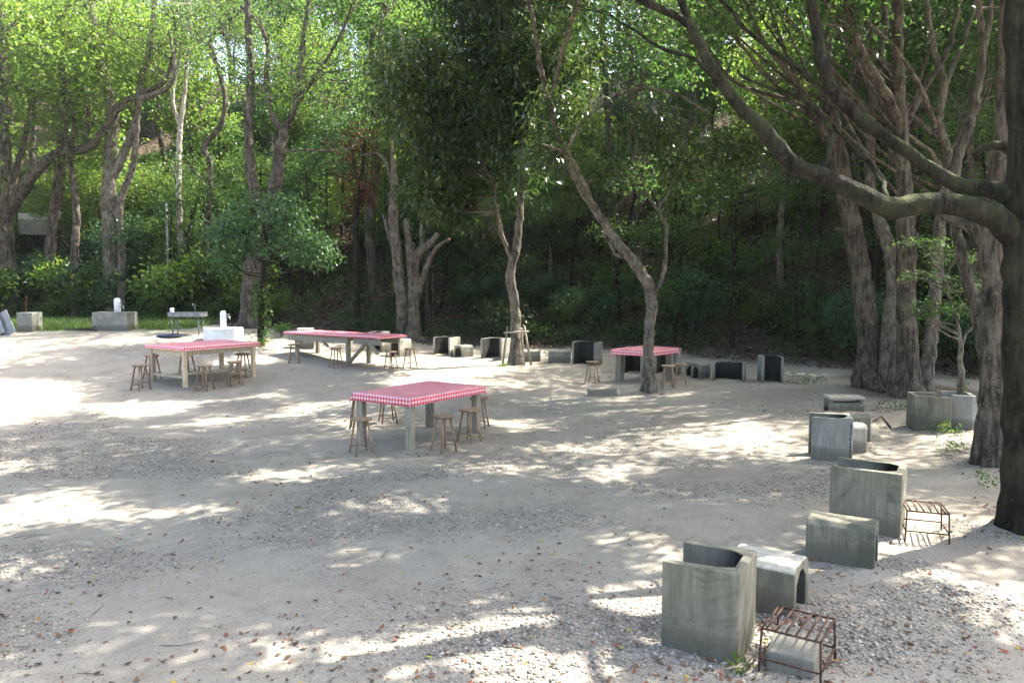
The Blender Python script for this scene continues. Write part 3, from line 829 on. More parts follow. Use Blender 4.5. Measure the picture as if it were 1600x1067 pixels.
for (x, y, rx, ry, rz, n, tn) in ((880, 165, .7, 1.1, .55, 40, .0), (860, 235, .6, .9, .4, 30, -.05), (965, 205, .6, .9, .25, 18, .05), (1040, 195, .7, 1.0, .35, 30, .05), (1110, 228, .7, 1.0, .4, 34, .0),
                              (1060, 262, .6, .9, .35, 32, .05), (1150, 245, .6, .9, .4, 28, .0), (1190, 200, .6, .9, .3, 16, .05), (960, 262, .5, .7, .25, 18, .05)):
    t.blob(PP(x, y, b.y + .2), (rx, ry, rz), n, tint=tn, shell=0.3)
t.stem(px_path(b, [(868, 202), (848, 120, -.3), (830, 20, -.6), (800, -90, -1)]), rpx(b, 9, 8, 7, 4), 'limb', 8)
t.stem(px_path(b, [(860, 165, -.2), (885, 60, -1.2), (930, -60, -2.8), (950, -150, -3.8)]), rpx(b, 8, 7, 6, 3), 'limb', 8)
t.blob((-.6, 15.6, 9.6), (3.4, 2.8, 1.0), 330, gap=0.585, above_frame=True, shell=.1)  # unseen sprays, here and next, added to shade the middle ground
t.blob((1.6, 12.6, 8.6), (3.0, 2.4, .9), 220, gap=0.585, above_frame=True, shell=.1)
t.finish(16, 0.33, 0.18, 0.062, droop=0.5)

# cluster on the right
b = at(1358, 603)
t = Tree('rough_trunk_tree', b, 'rough trunk leaning left at the right rear of the clearing, moss on its root', bark='bark_brown', leaf='leaf_mid', seed=21)
t.stem([b] + px_path(b, [(1357, 540), (1350, 460), (1338, 390), (1325, 320), (1305, 220), (1293, 120), (1290, 0), (1285, -120)]), rpx(b, 46, 36, 34, 33, 32, 27, 22, 18, 10), flare=0.28, seg=14)
t.stem(px_path(b, [(1336, 385), (1322, 362, -.3), (1305, 357, -.5)]), rpx(b, 11, 8, 4), 'limb', 8)
t.stem(px_path(b, [(1310, 250), (1270, 170, -.3), (1235, 120, -.5), (1190, 60, -.6), (1165, 0, -.6)]), rpx(b, 13, 12, 10, 8, 5), 'limb', 9)
t.stem(px_path(b, [(1320, 300), (1285, 195, .3), (1240, 160, .3), (1150, 130, .4), (1110, 80, .4)]), rpx(b, 9, 9, 8, 6, 4), 'limb', 9)
t.stem([b + Vector((-.1, -.2, .25)), b + Vector((-.1, -.55, .06)), b + Vector((-.12, -.9, -.02))], [.2, .13, .05], 'root', 9)
t.blob(PP(1180, 40, b.y), (1.8, 2, 1.0), 50, gap=0.56)
t.blob((6.2, 20.0, 10.8), (3.4, 2.6, 1.2), 300, gap=0.572, shell=.1)  # this high crown and the next are added to shade the clearing
t.blob((2.6, 20.2, 10.8), (2.6, 2.6, 1.1), 240, gap=0.572, shell=.1)
t.finish(18, 0.46, 0.16, 0.08)

b = at(1387, 604)
t = Tree('grey_trunk_tree', b, 'narrower grey trunk squeezed between two thick rough trunks at the right rear', bark='bark_grey', leaf='leaf_mid', seed=22)
t.stem([b] + px_path(b, [(1388, 540), (1394, 470), (1392, 400), (1372, 340), (1360, 280), (1362, 180), (1380, 60), (1395, -80)]), rpx(b, 34, 27, 25, 23, 20, 17, 14, 11, 6), flare=0.3)
t.blob((10.2, 19.0, 10.4), (2.8, 2.6, 1.4), 220, gap=0.62)
t.finish(10, 0.36, 0.13, 0.06)

b = at(1418, 618)
t = Tree('straight_trunk_tree', b, 'thick straight rough trunk with spreading roots, right of the narrower grey trunk', bark='bark_brown', leaf='leaf_mid', seed=23)
t.stem([b] + px_path(b, [(1418, 560), (1416, 470), (1416, 380), (1412, 280), (1405, 180), (1402, 80), (1404, -60), (1405, -160)]), rpx(b, 46, 36, 34, 33, 28, 24, 20, 15, 8), flare=0.38, seg=14)
t.stem(px_path(b, [(1410, 200), (1385, 150, -.4), (1345, 80, -.8), (1322, 0, -1), (1310, -80, -1)]), rpx(b, 18, 17, 14, 10, 6), 'limb', 9)
t.stem(px_path(b, [(1408, 220), (1432, 160, .3), (1480, 80, .3), (1500, 0, .3)]), rpx(b, 14, 12, 9, 6), 'limb', 9)
t.stem(px_path(b, [(1414, 240), (1375, 200, -.2), (1330, 150, -.5), (1300, 135, -.6), (1240, 140, -.8)]), rpx(b, 9, 8, 7, 6, 3), 'limb', 8)
t.stem(px_path(b, [(1462, 200, 0), (1440, 140, -.5), (1400, 80, -.8), (1340, 20, -1), (1320, -20, -1)]), rpx(b, 8, 8, 7, 6, 4), 'limb', 8)
t.blob((7.0, 16.0, 10.4), (3.4, 3.2, 1.3), 420, gap=0.572, shell=.1, above_frame=True)  # crown above the view, added to dapple the ground near the tables
t.blob((3.2, 16.2, 10.4), (3.0, 3.0, 1.1), 380, gap=0.572, shell=.1, above_frame=True)
t.blob(PP(1250, 20, b.y - 1), (1.4, 1.6, .8), 30, gap=0.56)
t.finish(20, 0.46, 0.16, 0.08)

b = at(1443, 608)
t = Tree('branching_tree', b, 'grey trunk behind the thick straight one, fanning into thin limbs above', bark='bark_grey', leaf='leaf_mid', seed=24)
t.stem([b] + px_path(b, [(1452, 540), (1461, 460), (1466, 380), (1475, 290), (1480, 240), (1466, 190), (1475, 130), (1455, 60), (1440, -60)]), rpx(b, 28, 23, 21, 19, 17, 16, 14, 12, 10, 5), flare=0.3)
t.stem(px_path(b, [(1474, 290), (1510, 210), (1528, 130), (1545, 40), (1556, -60)]), rpx(b, 13, 12, 11, 9, 5), 'limb', 9)
t.stem(px_path(b, [(1470, 150), (1500, 80, .3), (1520, 20, .3), (1530, -50, .3)]), rpx(b, 9, 8, 6, 4), 'limb', 8)
t.stem(px_path(b, [(1476, 280), (1455, 240, -.3), (1405, 200, -.4), (1370, 150, -.6), (1290, 20, -.6)]), rpx(b, 9, 8, 7, 6, 4), 'limb', 8)
t.blob(PP(1500, -60, b.y), (3.0, 2.6, 1.5), 200, gap=0.56)
t.blob(PP(1540, 120, b.y + 1), (1.6, 1.6, 1.4), 60)
t.finish(10, 0.36, 0.13, 0.06)

# fine limbs sweeping up and left from the right cluster
q = random.Random(77)
for nm, fn in (('rough_trunk_tree', [(1335, 380), (1305, 220), (1293, 120)]), ('straight_trunk_tree', [(1415, 330), (1408, 220), (1403, 100)]), ('branching_tree', [(1468, 330), (1478, 250), (1470, 150)])):
    r_ = bpy.data.objects[nm]; tb = r_.location
    for k in range(9):
        f = q.random() * 1.99; i = int(f); f -= i
        x = fn[i][0] * (1 - f) + fn[i + 1][0] * f; y = fn[i][1] * (1 - f) + fn[i + 1][1] * f
        dx, dy, dz = (q.uniform(-260, -90) if q.random() < .78 else q.uniform(50, 120)), q.uniform(-300, -150), q.uniform(-1.2, .8)
        w = q.uniform(5, 9)
        pts = px_path(tb, [(x, y), (x + dx * .22, y + dy * .12, dz * .2), (x + dx * .5 + q.uniform(-12, 12), y + dy * .40, dz * .5), (x + dx * .78 + q.uniform(-12, 12), y + dy * .70, dz * .8), (x + dx, y + dy, dz)])
        P, rr = catmull(pts, rpx(tb, w, w * .85, w * .7, w * .5, w * .25), .25)
        MB().tube([p - tb for p in P], rr, 7, lump=.06, rng=q).build('limb', M['bark_brown'], r_)

b = at(1547, 724)
t = Tree('ridged_trunk_tree', b, 'thick pale brown trunk with ridged bark leaning out from behind the front right trunk', bark='bark_brown', leaf='leaf_mid', seed=25)
t.stem([b] + px_path(b, [(1550, 640), (1552, 540), (1553, 450), (1548, 395), (1560, 300), (1570, 180), (1572, 40), (1578, -120)]), rpx(b, 50, 44, 42, 42, 40, 36, 32, 26, 14), flare=0.3, seg=14, wiggle=.012)
t.stem(px_path(b, [(1549, 400), (1528, 362, .1), (1500, 346, .2), (1470, 340, .3)]), rpx(b, 30, 24, 18, 10), 'limb', 10)
t.stem(px_path(b, [(1540, 560, .3), (1522, 470, .5), (1505, 410, .6), (1492, 340, .7), (1494, 260, .8), (1525, 160, .9), (1535, 60, 1), (1520, -60, 1)]), rpx(b, 26, 24, 22, 20, 18, 15, 12, 7), 'limb', 10)
for c_ in ((8.6, 11.2, 9.0), (11.8, 12.4, 9.4), (8.8, 8.0, 8.8)): t.blob(c_, (3.4, 3.1, 1.2), 380, gap=0.585, shell=.1, above_frame=True)  # sprays out of view, added to shade the right hand row
t.blob((5.5, 11, 9.2), (3.6, 3.4, 1.2), 420, gap=0.572, above_frame=True, shell=.1)
t.finish(22, 0.46, 0.17, 0.08)

# the big tree at the right edge; its limbs sweep across the view and its unseen crown is shaped to dapple the foreground
b = at(1600, 820)
t = Tree('mossy_limbed_tree', b, 'huge dark tree cut by the right picture edge, mossy limbs sweeping left across the view', bark='bark_dark', leaf='leaf_mid', seed=26)
t.stem([b] + px_path(b, [(1600, 740), (1600, 620), (1598, 480), (1600, 360), (1606, 220), (1600, 80), (1596, -80), (1590, -200)]), rpx(b, 80, 68, 64, 66, 70, 58, 54, 48, 36), flare=0.3, seg=18, wiggle=.01)
t.stem(px_path(b, [(1596, 380), (1560, 343, -.05), (1500, 322, -.1), (1440, 318, -.15), (1390, 325, -.2), (1345, 303, -.25), (1295, 280, -.3), (1240, 258, -.3), (1205, 215, -.3), (1160, 172, -.35), (1120, 120, -.4), (1088, 60, -.4), (1070, 28, -.4)]),
       rpx(b, 52, 44, 38, 35, 36, 30, 27, 25, 24, 21, 19, 18, 16), 'limb', 12, wiggle=.012)
t.stem(px_path(b, [(1074, 38, -.4), (1040, 18, -.5), (1000, 0, -.6), (930, -60, -.8), (840, -150, -.8)]) , rpx(b, 14, 13, 12, 10, 6), 'limb', 9)
t.stem(px_path(b, [(1074, 38, -.4), (1068, 0, -.4), (1062, -60, -.2), (1050, -180, .4)]), rpx(b, 15, 14, 12, 7), 'limb', 9)
t.stem(px_path(b, [(1598, 320), (1560, 298, .1), (1500, 290, .2), (1450, 262, .3), (1390, 218, .3), (1335, 178, .3), (1300, 140, .3), (1283, 90, .3), (1272, 30, .3), (1258, -60, .2), (1240, -180, 0)]),
       rpx(b, 40, 32, 27, 25, 23, 22, 22, 21, 20, 15, 9), 'limb', 12, wiggle=.012)
t.stem(px_path(b, [(1180, 190, -.33), (1130, 140, -.2), (1085, 95, 0), (1040, 78, .2), (1000, 55, .4), (950, 20, .6)]), rpx(b, 9, 8, 7, 6, 5, 3), 'limb', 8)
t.stem(px_path(b, [(1330, 175, .3), (1250, 110, .5), (1180, 60, .7), (1120, -10, .9), (1080, -80, 1)]), rpx(b, 9, 9, 8, 7, 4), 'limb', 8)
t.stem(px_path(b, [(1288, 265, -.3), (1300, 225, 0), (1290, 190, .3), (1245, 150, .5), (1190, 135, .6), (1150, 110, .7)]), rpx(b, 10, 9, 9, 8, 7, 4), 'limb', 8)
t.stem(px_path(b, [(1385, 310, -.2), (1370, 270, .2), (1340, 235, .4), (1300, 200, .6)]), rpx(b, 9, 8, 7, 4), 'limb', 8)
t.stem(px_path(b, [(1590, 240, .3), (1565, 228, .3), (1530, 232, .3), (1528, 250, .3)]), rpx(b, 22, 18, 15, 12), 'limb', 9)
t.stem(px_path(b, [(1596, -120, 0), (1500, -200, 0), (1330, -230, -.5), (1150, -260, -1), (900, -260, -1.5), (600, -280, -1.5)]), [.17, .15, .13, .11, .08, .04], 'limb', 9)
t.stem(px_path(b, [(1590, -200, 0), (1650, -320, 1), (1600, -450, 2)]), [.16, .12, .06], 'limb', 9)
for (c, r, n) in (((4.8, 8.5, 7.6), (3.6, 3.2, 1.1), 430), ((1.2, 8.0, 7.0), (3.0, 2.8, .9), 330), ((-2.2, 8.6, 7.3), (2.8, 2.8, 1.0), 300), ((3.4, 12.0, 8.4), (3.4, 2.4, 1.0), 300), ((-.8, 12.0, 8.3), (3.2, 2.2, .9), 260), ((7.6, 5.6, 8.2), (3.0, 3, 1.2), 180)):
    t.blob(c, r, n, gap=0.572, above_frame=True, shell=0.05)
t.finish(24, 0.46, 0.17, 0.085)

# unseen tree added left of the camera, its crown shaped to dapple the foreground
b = Vector((-8.6, 5.4, gz(-8.6, 5.4)))
t = Tree('added_shade_tree', b, 'unseen tree added outside the left picture edge to shade the left foreground', bark='bark_brown', leaf='leaf_mid', seed=27)
t.stem([b, b + Vector((.2, .1, 2.5)), b + Vector((.6, .3, 5.5)), b + Vector((1.2, .9, 8.2))], [.24, .2, .16, .08], flare=.3)
t.stem([b + Vector((.5, .3, 5.2)), b + Vector((2.2, 1, 6.8)), b + Vector((4.5, 2.4, 7.4))], [.11, .09, .04], 'limb', 9)
for (c, r, n) in (((-6.0, 8.2, 7.6), (2.8, 2.8, 1.0), 300), ((-4.2, 12.2, 8.4), (2.6, 2.2, .9), 230), ((-8.8, 6.0, 7.4), (2.6, 2.6, 1.0), 160), ((-4.6, 15.2, 9.6), (3.0, 2.6, 1.0), 260), ((-1.2, 10.4, 7.7), (2.6, 2.2, .8), 200)):
    t.blob(c, r, n, gap=0.572, above_frame=True, shell=0.05)
t.finish(24, 0.46, 0.17, 0.085)

# dead red leaved tree on the bank
b = at(560, 512)
t = Tree('withered_tree', b, 'withered tree with dead reddish brown leaves on the bank left of the lopped tree', bark='bark_dark', leaf='leaf_dead', seed=28)
t.stem([b] + px_path(b, [(556, 360), (565, 280), (570, 220)]), rpx(b, 12, 10, 8, 4))
t.blob(PP(562, 262, b.y), (1.2, 1.1, 1.5), 90)
t.blob(PP(545, 225, b.y), (.8, .9, .7), 40)
t.finish(9, 0.34, 0.14, 0.07)

# planted sapling (its planter comes below)
pb = at(1500, 668); pb.z += 0.42
t = Tree('planted_sapling', pb, 'young sapling with fine layered leaves growing in the concrete planter', bark='bark_grey', leaf='leaf_mid', seed=29)
t.stem([pb] + px_path(pb, [(1501, 590), (1500, 540), (1497, 510), (1480, 450), (1470, 400)]), rpx(pb, 12, 11, 9, 7, 5, 3), skel_from=0.4)
t.stem(px_path(pb, [(1500, 545), (1512, 520), (1530, 505)]), rpx(pb, 6, 5, 3), 'limb', 7)
for x, y, rx, rz, n in ((1470, 480, .55, .16, 60), (1455, 430, .45, .12, 42), (1490, 400, .5, .14, 44), (1440, 378, .42, .08, 30), (1500, 445, .5, .2, 46), (1440, 490, .3, .1, 20)):
    t.blob(PP(x, y, pb.y), (rx, .5, rz), n, shell=.1)
t.finish(6, 0.15, 0.072, 0.032, flat=.5)

# ------------------------------------------------------------------ the wood up the slope
def proto_tree(name, seed, h, lean, leaf, bark, r0, blobs, per=9, ll=.14, lw=.07):
    t = Tree(name, (0, 0, 0), 'tree', bark=bark, leaf=leaf, seed=seed)
    q = random.Random(seed)
    pts = [Vector((0, 0, -.3))]
    for k in range(1, 6):
        f = k / 5
        pts.append(Vector((lean[0] * f * f + q.uniform(-.2, .2), lean[1] * f * f + q.uniform(-.2, .2), h * f)))
    t.stem(pts, [r0, r0 * .88, r0 * .78, r0 * .6, r0 * .42, r0 * .15], flare=.3, seg=9, skel_from=.35)
    k = pts[3]
    t.stem([k, k + Vector((q.uniform(-.8, .8), q.uniform(-.6, .6), h * .18)), k + Vector((q.uniform(-1.6, 1.6), q.uniform(-1, 1), h * .4))], [r0 * .45, r0 * .35, r0 * .12], 'limb', 7, skel_from=.2)
    for c, r, n in blobs: t.blob(c, r, n, shell=.35)
    return t.finish(13, .40, .17, .09, flat=.45)
protos = [
    proto_tree('woodland_tree', 51, 8.5, (.8, .2), 'leaf_bright', 'bark_brown', .15, [((.6, .1, 8.0), (2.6, 2.4, 1.6), 330), ((-.5, .2, 5.9), (1.9, 1.8, 1.0), 140)], 11),
    proto_tree('woodland_tree', 52, 9.5, (-.9, .4), 'leaf_mid', 'bark_dark', .17, [((-.8, .3, 8.6), (2.7, 2.5, 1.8), 340), ((.7, 0, 6.4), (2.0, 2.0, 1.1), 150)], 11),
    proto_tree('woodland_tree', 53, 7.2, (.4, -.5), 'leaf_bright', 'bark_grey', .11, [((.3, -.4, 6.6), (2.3, 2.2, 1.5), 280), ((.2, .3, 4.6), (1.6, 1.5, .8), 180)], 11),
    proto_tree('woodland_tree', 54, 10.5, (.3, .4), 'leaf_mid', 'bark_brown', .19, [((.3, .4, 9.6), (2.9, 2.7, 1.9), 380), ((-1.0, -.2, 7.0), (1.9, 1.9, 1.2), 150)], 11),
    proto_tree('woodland_tree', 55, 6.0, (-.6, -.3), 'leaf_blue', 'bark_dark', .09, [((-.4, -.2, 5.2), (2.0, 1.9, 1.5), 230), ((.3, .1, 3.6), (1.4, 1.4, .8), 140)], 11),
]
ZONES = [(-9999, 'left edge trunks'), (120, 'grass strip'), (230, 'steel sink'), (340, 'white basin'), (440, 'ivy clad tree'), (560, 'lopped tree'), (680, 'rear arched bench'), (770, 'staked tree'), (860, 'tall sooty hearth'),
         (960, 'leaning tree'), (1060, 'right table'), (1150, 'end hearth'), (1260, 'pale raised slab'), (1340, 'rough trunk'), (1400, 'thick straight trunk'), (1470, 'planted sapling'), (1540, 'ridged trunk')]
def rise(x, y):
    s = y - float(edge_y(x))
    return 'at the foot of the bank' if s < 4.5 else 'partway up the slope' if s < 11 else 'high on the slope' if s < 22 else 'far up the slope'
KINDS = ['bushy bright green tree', 'dark trunked tree', 'thin grey tree', 'tall brown trunked tree', 'low bluish green tree']
def zone(x, y):
    px = 800 + x / y * FPX
    return [z for p, z in ZONES if px >= p][-1]
q = random.Random(99)
first = [True] * 5
cnt = 0
y0 = 17.0
while y0 < 66:
    step = 3.9 + max(y0 - 27, 0) * 0.05
    x0 = -0.72 * y0 - 3
    while x0 < 0.72 * y0 + 5:
        x = x0 + q.uniform(-.4, .4) * step; y = y0 + q.uniform(-.4, .4) * step
        x0 += step * 1.05
        if y < edge_y(x) + 1.8: continue
        if -13 < x < -7.5 and y < 33.5: continue          # the opening that lets the sun reach the grass
        px = 800 + x / y * FPX
        k = q.choice([0, 1, 2, 3, 4, 0, 2]) if y < 36 else q.choice([0, 2, 3, 0, 2])
        o = protos[k] if first[k] else copy_tree(protos[k])
        first[k] = False
        o.location = (x, y, gz(x, y))
        s = q.uniform(.8, 1.2)
        o.scale = (s, s, s * q.uniform(.9, 1.1))
        o.rotation_euler = (q.uniform(-.05, .05), q.uniform(-.05, .05), q.uniform(0, 6.28))
        tag(o, KINDS[k] + ' ' + rise(x, y) + ' behind the ' + zone(x, y), 'tree', 'trees of the wood ' + rise(x, y) + ' behind the ' + zone(x, y))
        cnt += 1
    y0 += step * .95
# a few more trees on the right flank of the clearing and behind the camera's left
for k, (x, y) in zip((1, 3, 0, 1, 3, 2, 0), ((14, 19), (11.5, 22.5), (17, 15.5), (16.5, 21), (13.2, 25), (-19.5, 26), (-16.5, 29))):
    o = copy_tree(protos[k]); o.location = (x, y, gz(x, y)); o.rotation_euler = (0, 0, q.uniform(0, 6.28))
    tag(o, KINDS[k] + ' ' + rise(x, y) + ' behind the ' + zone(x, y), 'tree', 'trees of the wood ' + rise(x, y) + ' behind the ' + zone(x, y))
for k in range(18):
    x = q.uniform(-22, -6); y = float(edge_y(x)) + q.uniform(1.2, 6); i = q.choice([4, 2, 0])
    o = copy_tree(protos[i]); o.location = (x, y, gz(x, y) - .3); s = q.uniform(.42, .62); o.scale = (s * 1.15, s * 1.15, s); o.rotation_euler = (0, 0, q.uniform(0, 6.28))
    tag(o, ('small bluish leafy tree ' if i == 4 else 'small thin grey leafy tree ' if i == 2 else 'small bright bushy tree ') + rise(x, y) + ' behind the ' + zone(x, y), 'tree', 'small trees ' + rise(x, y) + ' behind the ' + zone(x, y))
print('woodland trees', cnt)

# thin bare stems in the shade of the bank
def stem_proto(seed):
    t = Tree('thin_dark_stem', (0, 0, 0), 'stem', bark='bark_dark', leaf='leaf_mid', seed=seed)
    q2 = random.Random(seed)
    a, h = Vector((q2.uniform(-.6, .6), 0, 0)), q2.uniform(4.2, 5.6)
    t.stem([Vector((0, 0, -.2)), Vector((q2.uniform(-.15, .15), 0, h * .35)), a * .5 + Vector((0, 0, h * .7)), a + Vector((0, 0, h))], [.055, .045, .035, .015], seg=7, skel_from=.3)
    t.stem([Vector((0, 0, h * .4)), Vector((.4, .1, h * .6)), Vector((.6, .2, h * .85))], [.025, .02, .01], 'limb', 6)
    t.blob(a + Vector((0, 0, h * .92)), (1.0, 1.0, .6), 70)
    t.blob(a * .4 + Vector((.3, 0, h * .55)), (.7, .7, .3), 26)
    return t.finish(9, .3, .12, .05)
sp = [stem_proto(s) for s in (61, 62, 63)]
sf = [True] * 3
for i in range(96):
    x = q.uniform(-13, 15); y = float(edge_y(x)) + q.uniform(.7, 9)
    k = i % 3
    o = sp[k] if sf[k] else copy_tree(sp[k]); sf[k] = False
    o.location = (x, y, gz(x, y)); s = q.uniform(.7, 1.3); w_ = q.uniform(.7, 1.5); o.scale = (s * w_, s * w_, s)
    o.rotation_euler = (q.uniform(-.16, .16), q.uniform(-.16, .16), q.uniform(0, 6.28))
    e_ = o.rotation_euler; lx = math.cos(e_.z) * math.sin(e_.y) * math.cos(e_.x) + math.sin(e_.z) * math.sin(e_.x)
    tag(o, ('stout' if w_ > 1.2 else 'wispy' if w_ < .95 else 'thin') + ' dark stem ' + ('leaning right' if lx > .05 else 'leaning left' if lx < -.05 else 'upright') + ' ' + rise(x, y) + ' behind the ' + zone(x, y), 'young tree', 'thin stems in the shade behind the ' + zone(x, y))

# shrubs
def shrub_proto(name, seed, leaf, r, n, ll, lw, flat=0.0):
    t = Tree(name, (0, 0, 0), 'shrub', bark='bark_dark', leaf=leaf, seed=seed)
    q2 = random.Random(seed)
    for k in range(4):
        t.stem([Vector((q2.uniform(-.1, .1), q2.uniform(-.1, .1), -.1)), Vector((q2.uniform(-.4, .4) * r, q2.uniform(-.4, .4) * r, .5 * r)), Vector((q2.uniform(-.7, .7) * r, q2.uniform(-.7, .7) * r, r * 1.1))], [.025, .018, .008], 'stem', 6, skel_from=.2)
    for k in range(4):
        t.blob((q2.uniform(-.5, .5) * r, q2.uniform(-.5, .5) * r, r * q2.uniform(.6, 1.2)), (r * .65, r * .65, r * .42), n // 4, shell=.3)
    return t.finish(9, .24, ll, lw, flat=flat)
shp = [shrub_proto('broadleaf_shrub', 71, 'leaf_bright', 1.1, 220, .13, .065), shrub_proto('broadleaf_shrub', 72, 'leaf_blue', 1.2, 240, .14, .06),
       shrub_proto('layered_shrub', 73, 'leaf_mid', 1.0, 180, .12, .05, .5), shrub_proto('broadleaf_shrub', 74, 'leaf_dark', 1.1, 220, .14, .055)]
shk = ['bright green shrub', 'bluish green shrub', 'shrub with flat layered sprays', 'dark green shrub']
shf = [True] * 4
def shrub(k, x, y, s, label=None):
    o = shp[k] if shf[k] else copy_tree(shp[k]); shf[k] = False
    o.location = (x, y, gz(x, y) - .05); o.scale = (s, s, s * q.uniform(.8, 1.1)); o.rotation_euler = (0, 0, q.uniform(0, 6.28))
    if label:
        tag(o, label, 'shrub')
        if 'group' in o: del o['group']
    else: tag(o, shk[k] + ' ' + rise(x, y) + ' behind the ' + zone(x, y), 'shrub', 'shrubs ' + rise(x, y) + ' behind the ' + zone(x, y))
for k, px, py, s, lab in ((0, 118, 488, 1.5, 'tall bright shrub round the slender dark trunk behind the grass'), (0, 215, 478, .8, 'pale weedy shrub right of the concrete pump basin'),
                          (1, 60, 475, 1.2, 'bluish green shrub behind the grass near the left picture edge'), (0, 248, 462, 1.6, 'bright green shrub behind the steel sink'),
                          (1, 762, 500, 1.0, 'pale leaved shrub left of the staked trunk'), (1, 845, 490, 1.0, 'bluish shrub right of the staked trunk'),
                          (2, 345, 500, .6, 'low layered shrub behind the white pump basin'), (2, 440, 525, .45, 'small low shrub right of the ivy clad stem')):
    p = at(px, py); shrub(k, p.x, p.y, s, lab)
for i in range(210):
    x = q.uniform(-24, 20); y = float(edge_y(x)) + 0.4 + 20 * q.random() ** 1.5
    if abs(x) > .72 * y + 2: continue
    left = x < -4
    if 440 < 800 + x / y * FPX < 660 and y - edge_y(x) < 6: continue
    k = q.choice([0, 0, 1, 2] if left else [1, 2, 3, 3, 2, 0])
    shrub(k, x, y, q.uniform(.55, 1.25) * (1.25 if left else 1.0))

for i in range(80):
    y = q.uniform(34, 58); x = q.uniform(-.7, .7) * y
    if y - edge_y(x) < 9: continue
    shrub(q.choice([0, 0, 1, 2]), x, y, q.uniform(1.2, 2.1))

# ------------------------------------------------------------------ concrete hearths, benches and blocks
def u_poly(L, D, t, ch=.014, ci=.085):
    a, b = L / 2, D / 2
    return [(-a, -b), (a - ch, -b), (a, -b + ch), (a, b - ch), (a - ch, b), (-a, b), (-a, b - t), (a - t - ci, b - t), (a - t, b - t - ci), (a - t, -b + t + ci), (a - t - ci, -b + t), (-a, -b + t)]

def place(px, py, rz, ax, ay):
    """where the origin goes so that the local ground point (ax, ay) stands at the pixel"""
    p = at(px, py); c, s = math.cos(rz), math.sin(rz)
    x, y = p.x - (ax * c - ay * s), p.y - (ax * s + ay * c)
    return Vector((x, y, min(gz(x, y), p.z) - .015))

def hearth(px, py, deg, L, D, h, label, m='conc', group='upright concrete hearths', anchor=(1, -1), soot=.5, t=.062, tilt=(0, 0)):
    rz = R(deg)
    loc = place(px, py, rz, anchor[0] * L / 2, anchor[1] * D / 2)
    smi = [0] * 12
    for i in (6, 7, 8, 9, 10): smi[i] = 1
    if soot > .55: smi[8] = smi[7] = smi[9] = 2
    if soot > .95: smi[6] = 2; smi[10] = 2
    poly = u_poly(L, D, t)
    q2 = random.Random(px * 7 + py)
    o = MB().prism(poly, -.03, h, 0, smi).xf(lambda v: v + Vector((0, 0, q2.uniform(-.006, .006) if v.z > .1 else 0))).build('concrete_hearth', [M[m], M['soot_corner' if soot == .5 else 'half_black'], M['soot']], bevel=.007)
    o.location = loc; o.rotation_euler = (R(tilt[0]), R(tilt[1]), rz)
    return tag(o, label, 'hearth', group)

def bench(px, py, deg, L, D, h, label, m='conc', group='low concrete channel benches', anchor=(1, -1), t=.065, tilt=(0, 0), pale_top=False):
    """the same gutter unit laid upside down: a tunnel along local x"""
    rz = R(deg)
    loc = place(px, py, rz, anchor[0] * L / 2, anchor[1] * D / 2)
    b = D / 2; ch, ci = .045, .08
    poly = [(-b, -.03), (-b, h - ch), (-b + ch, h), (b - ch, h), (b, h - ch), (b, -.03), (b - t, -.03), (b - t, h - t - ci), (b - t - ci, h - t), (-b + t + ci, h - t), (-b + t, h - t - ci), (-b + t, -.03)]
    smi = [0] * 12
    if pale_top: smi[1] = smi[2] = smi[3] = 1  # top faces take the paler concrete
    for i in (6, 7, 8, 9, 10): smi[i] = 2  # tunnel faces take the darker concrete
    mb = MB().prism(poly, -L / 2, L / 2, 0, smi).xf(lambda v: Vector((v.z, v.x, v.y)))
    o = mb.build('concrete_bench', [M[m], M['conc_pale'], M['half_black']], bevel=.012)
    o.location = loc; o.rotation_euler = (R(tilt[0]), R(tilt[1]), rz)
    return tag(o, label, 'bench', group)

hearth(1152, 1040, -30, .49, .50, .60, 'nearest tall greenish concrete hearth, beside the rusty grate in the foreground')
bench(1240, 967, -36, .50, .36, .385, 'low concrete bench with a pale top and arched end, touching the nearest hearth', pale_top=True)
bench(1366, 890, -30, .54, .34, .37, 'long low mossy concrete bench in front of the second nearest tall hearth', pale_top=False)
hearth(1406, 842, -32, .62, .50, .62, 'wide tall hearth with dark stains, standing behind the long low mossy bench')
hearth(1332, 722, -16, .52, .46, .60, 'pale grey hearth with a cracked corner, in the middle of the right hand row', m='conc_grey')
crack = MB()
q = random.Random(5)
b5 = bpy.data.objects['concrete_hearth.002']
for k in range(6):
    crack.box((.225 + q.uniform(-.004, .004), -.2305, .07 + .085 * k), (.016, .006, .07), q.uniform(-.1, .1))
crack.build('crack', M['black'], b5, 'dark vertical crack at the corner')
bench(1354, 708, -16, .36, .34, .40, 'small block tucked behind the cracked corner hearth', m='conc_pale')
bench(1360, 690, -6, .62, .40, .42, 'flat topped concrete bench behind the cracked corner hearth')
o = bench(1350, 650, -4, .62, .30, .26, 'bench topped by a pale raised slab, farthest of the right hand row')
MB().box((0, 0, .345), (.64, .34, .055)).build('top_slab', M['conc_pale'], o, 'pale slab raised over a slit', bevel=.02)
for s in (-1, 1): MB().box((s * .27, 0, .295), (.07, .26, .05)).build('spacer', M['conc'], o)

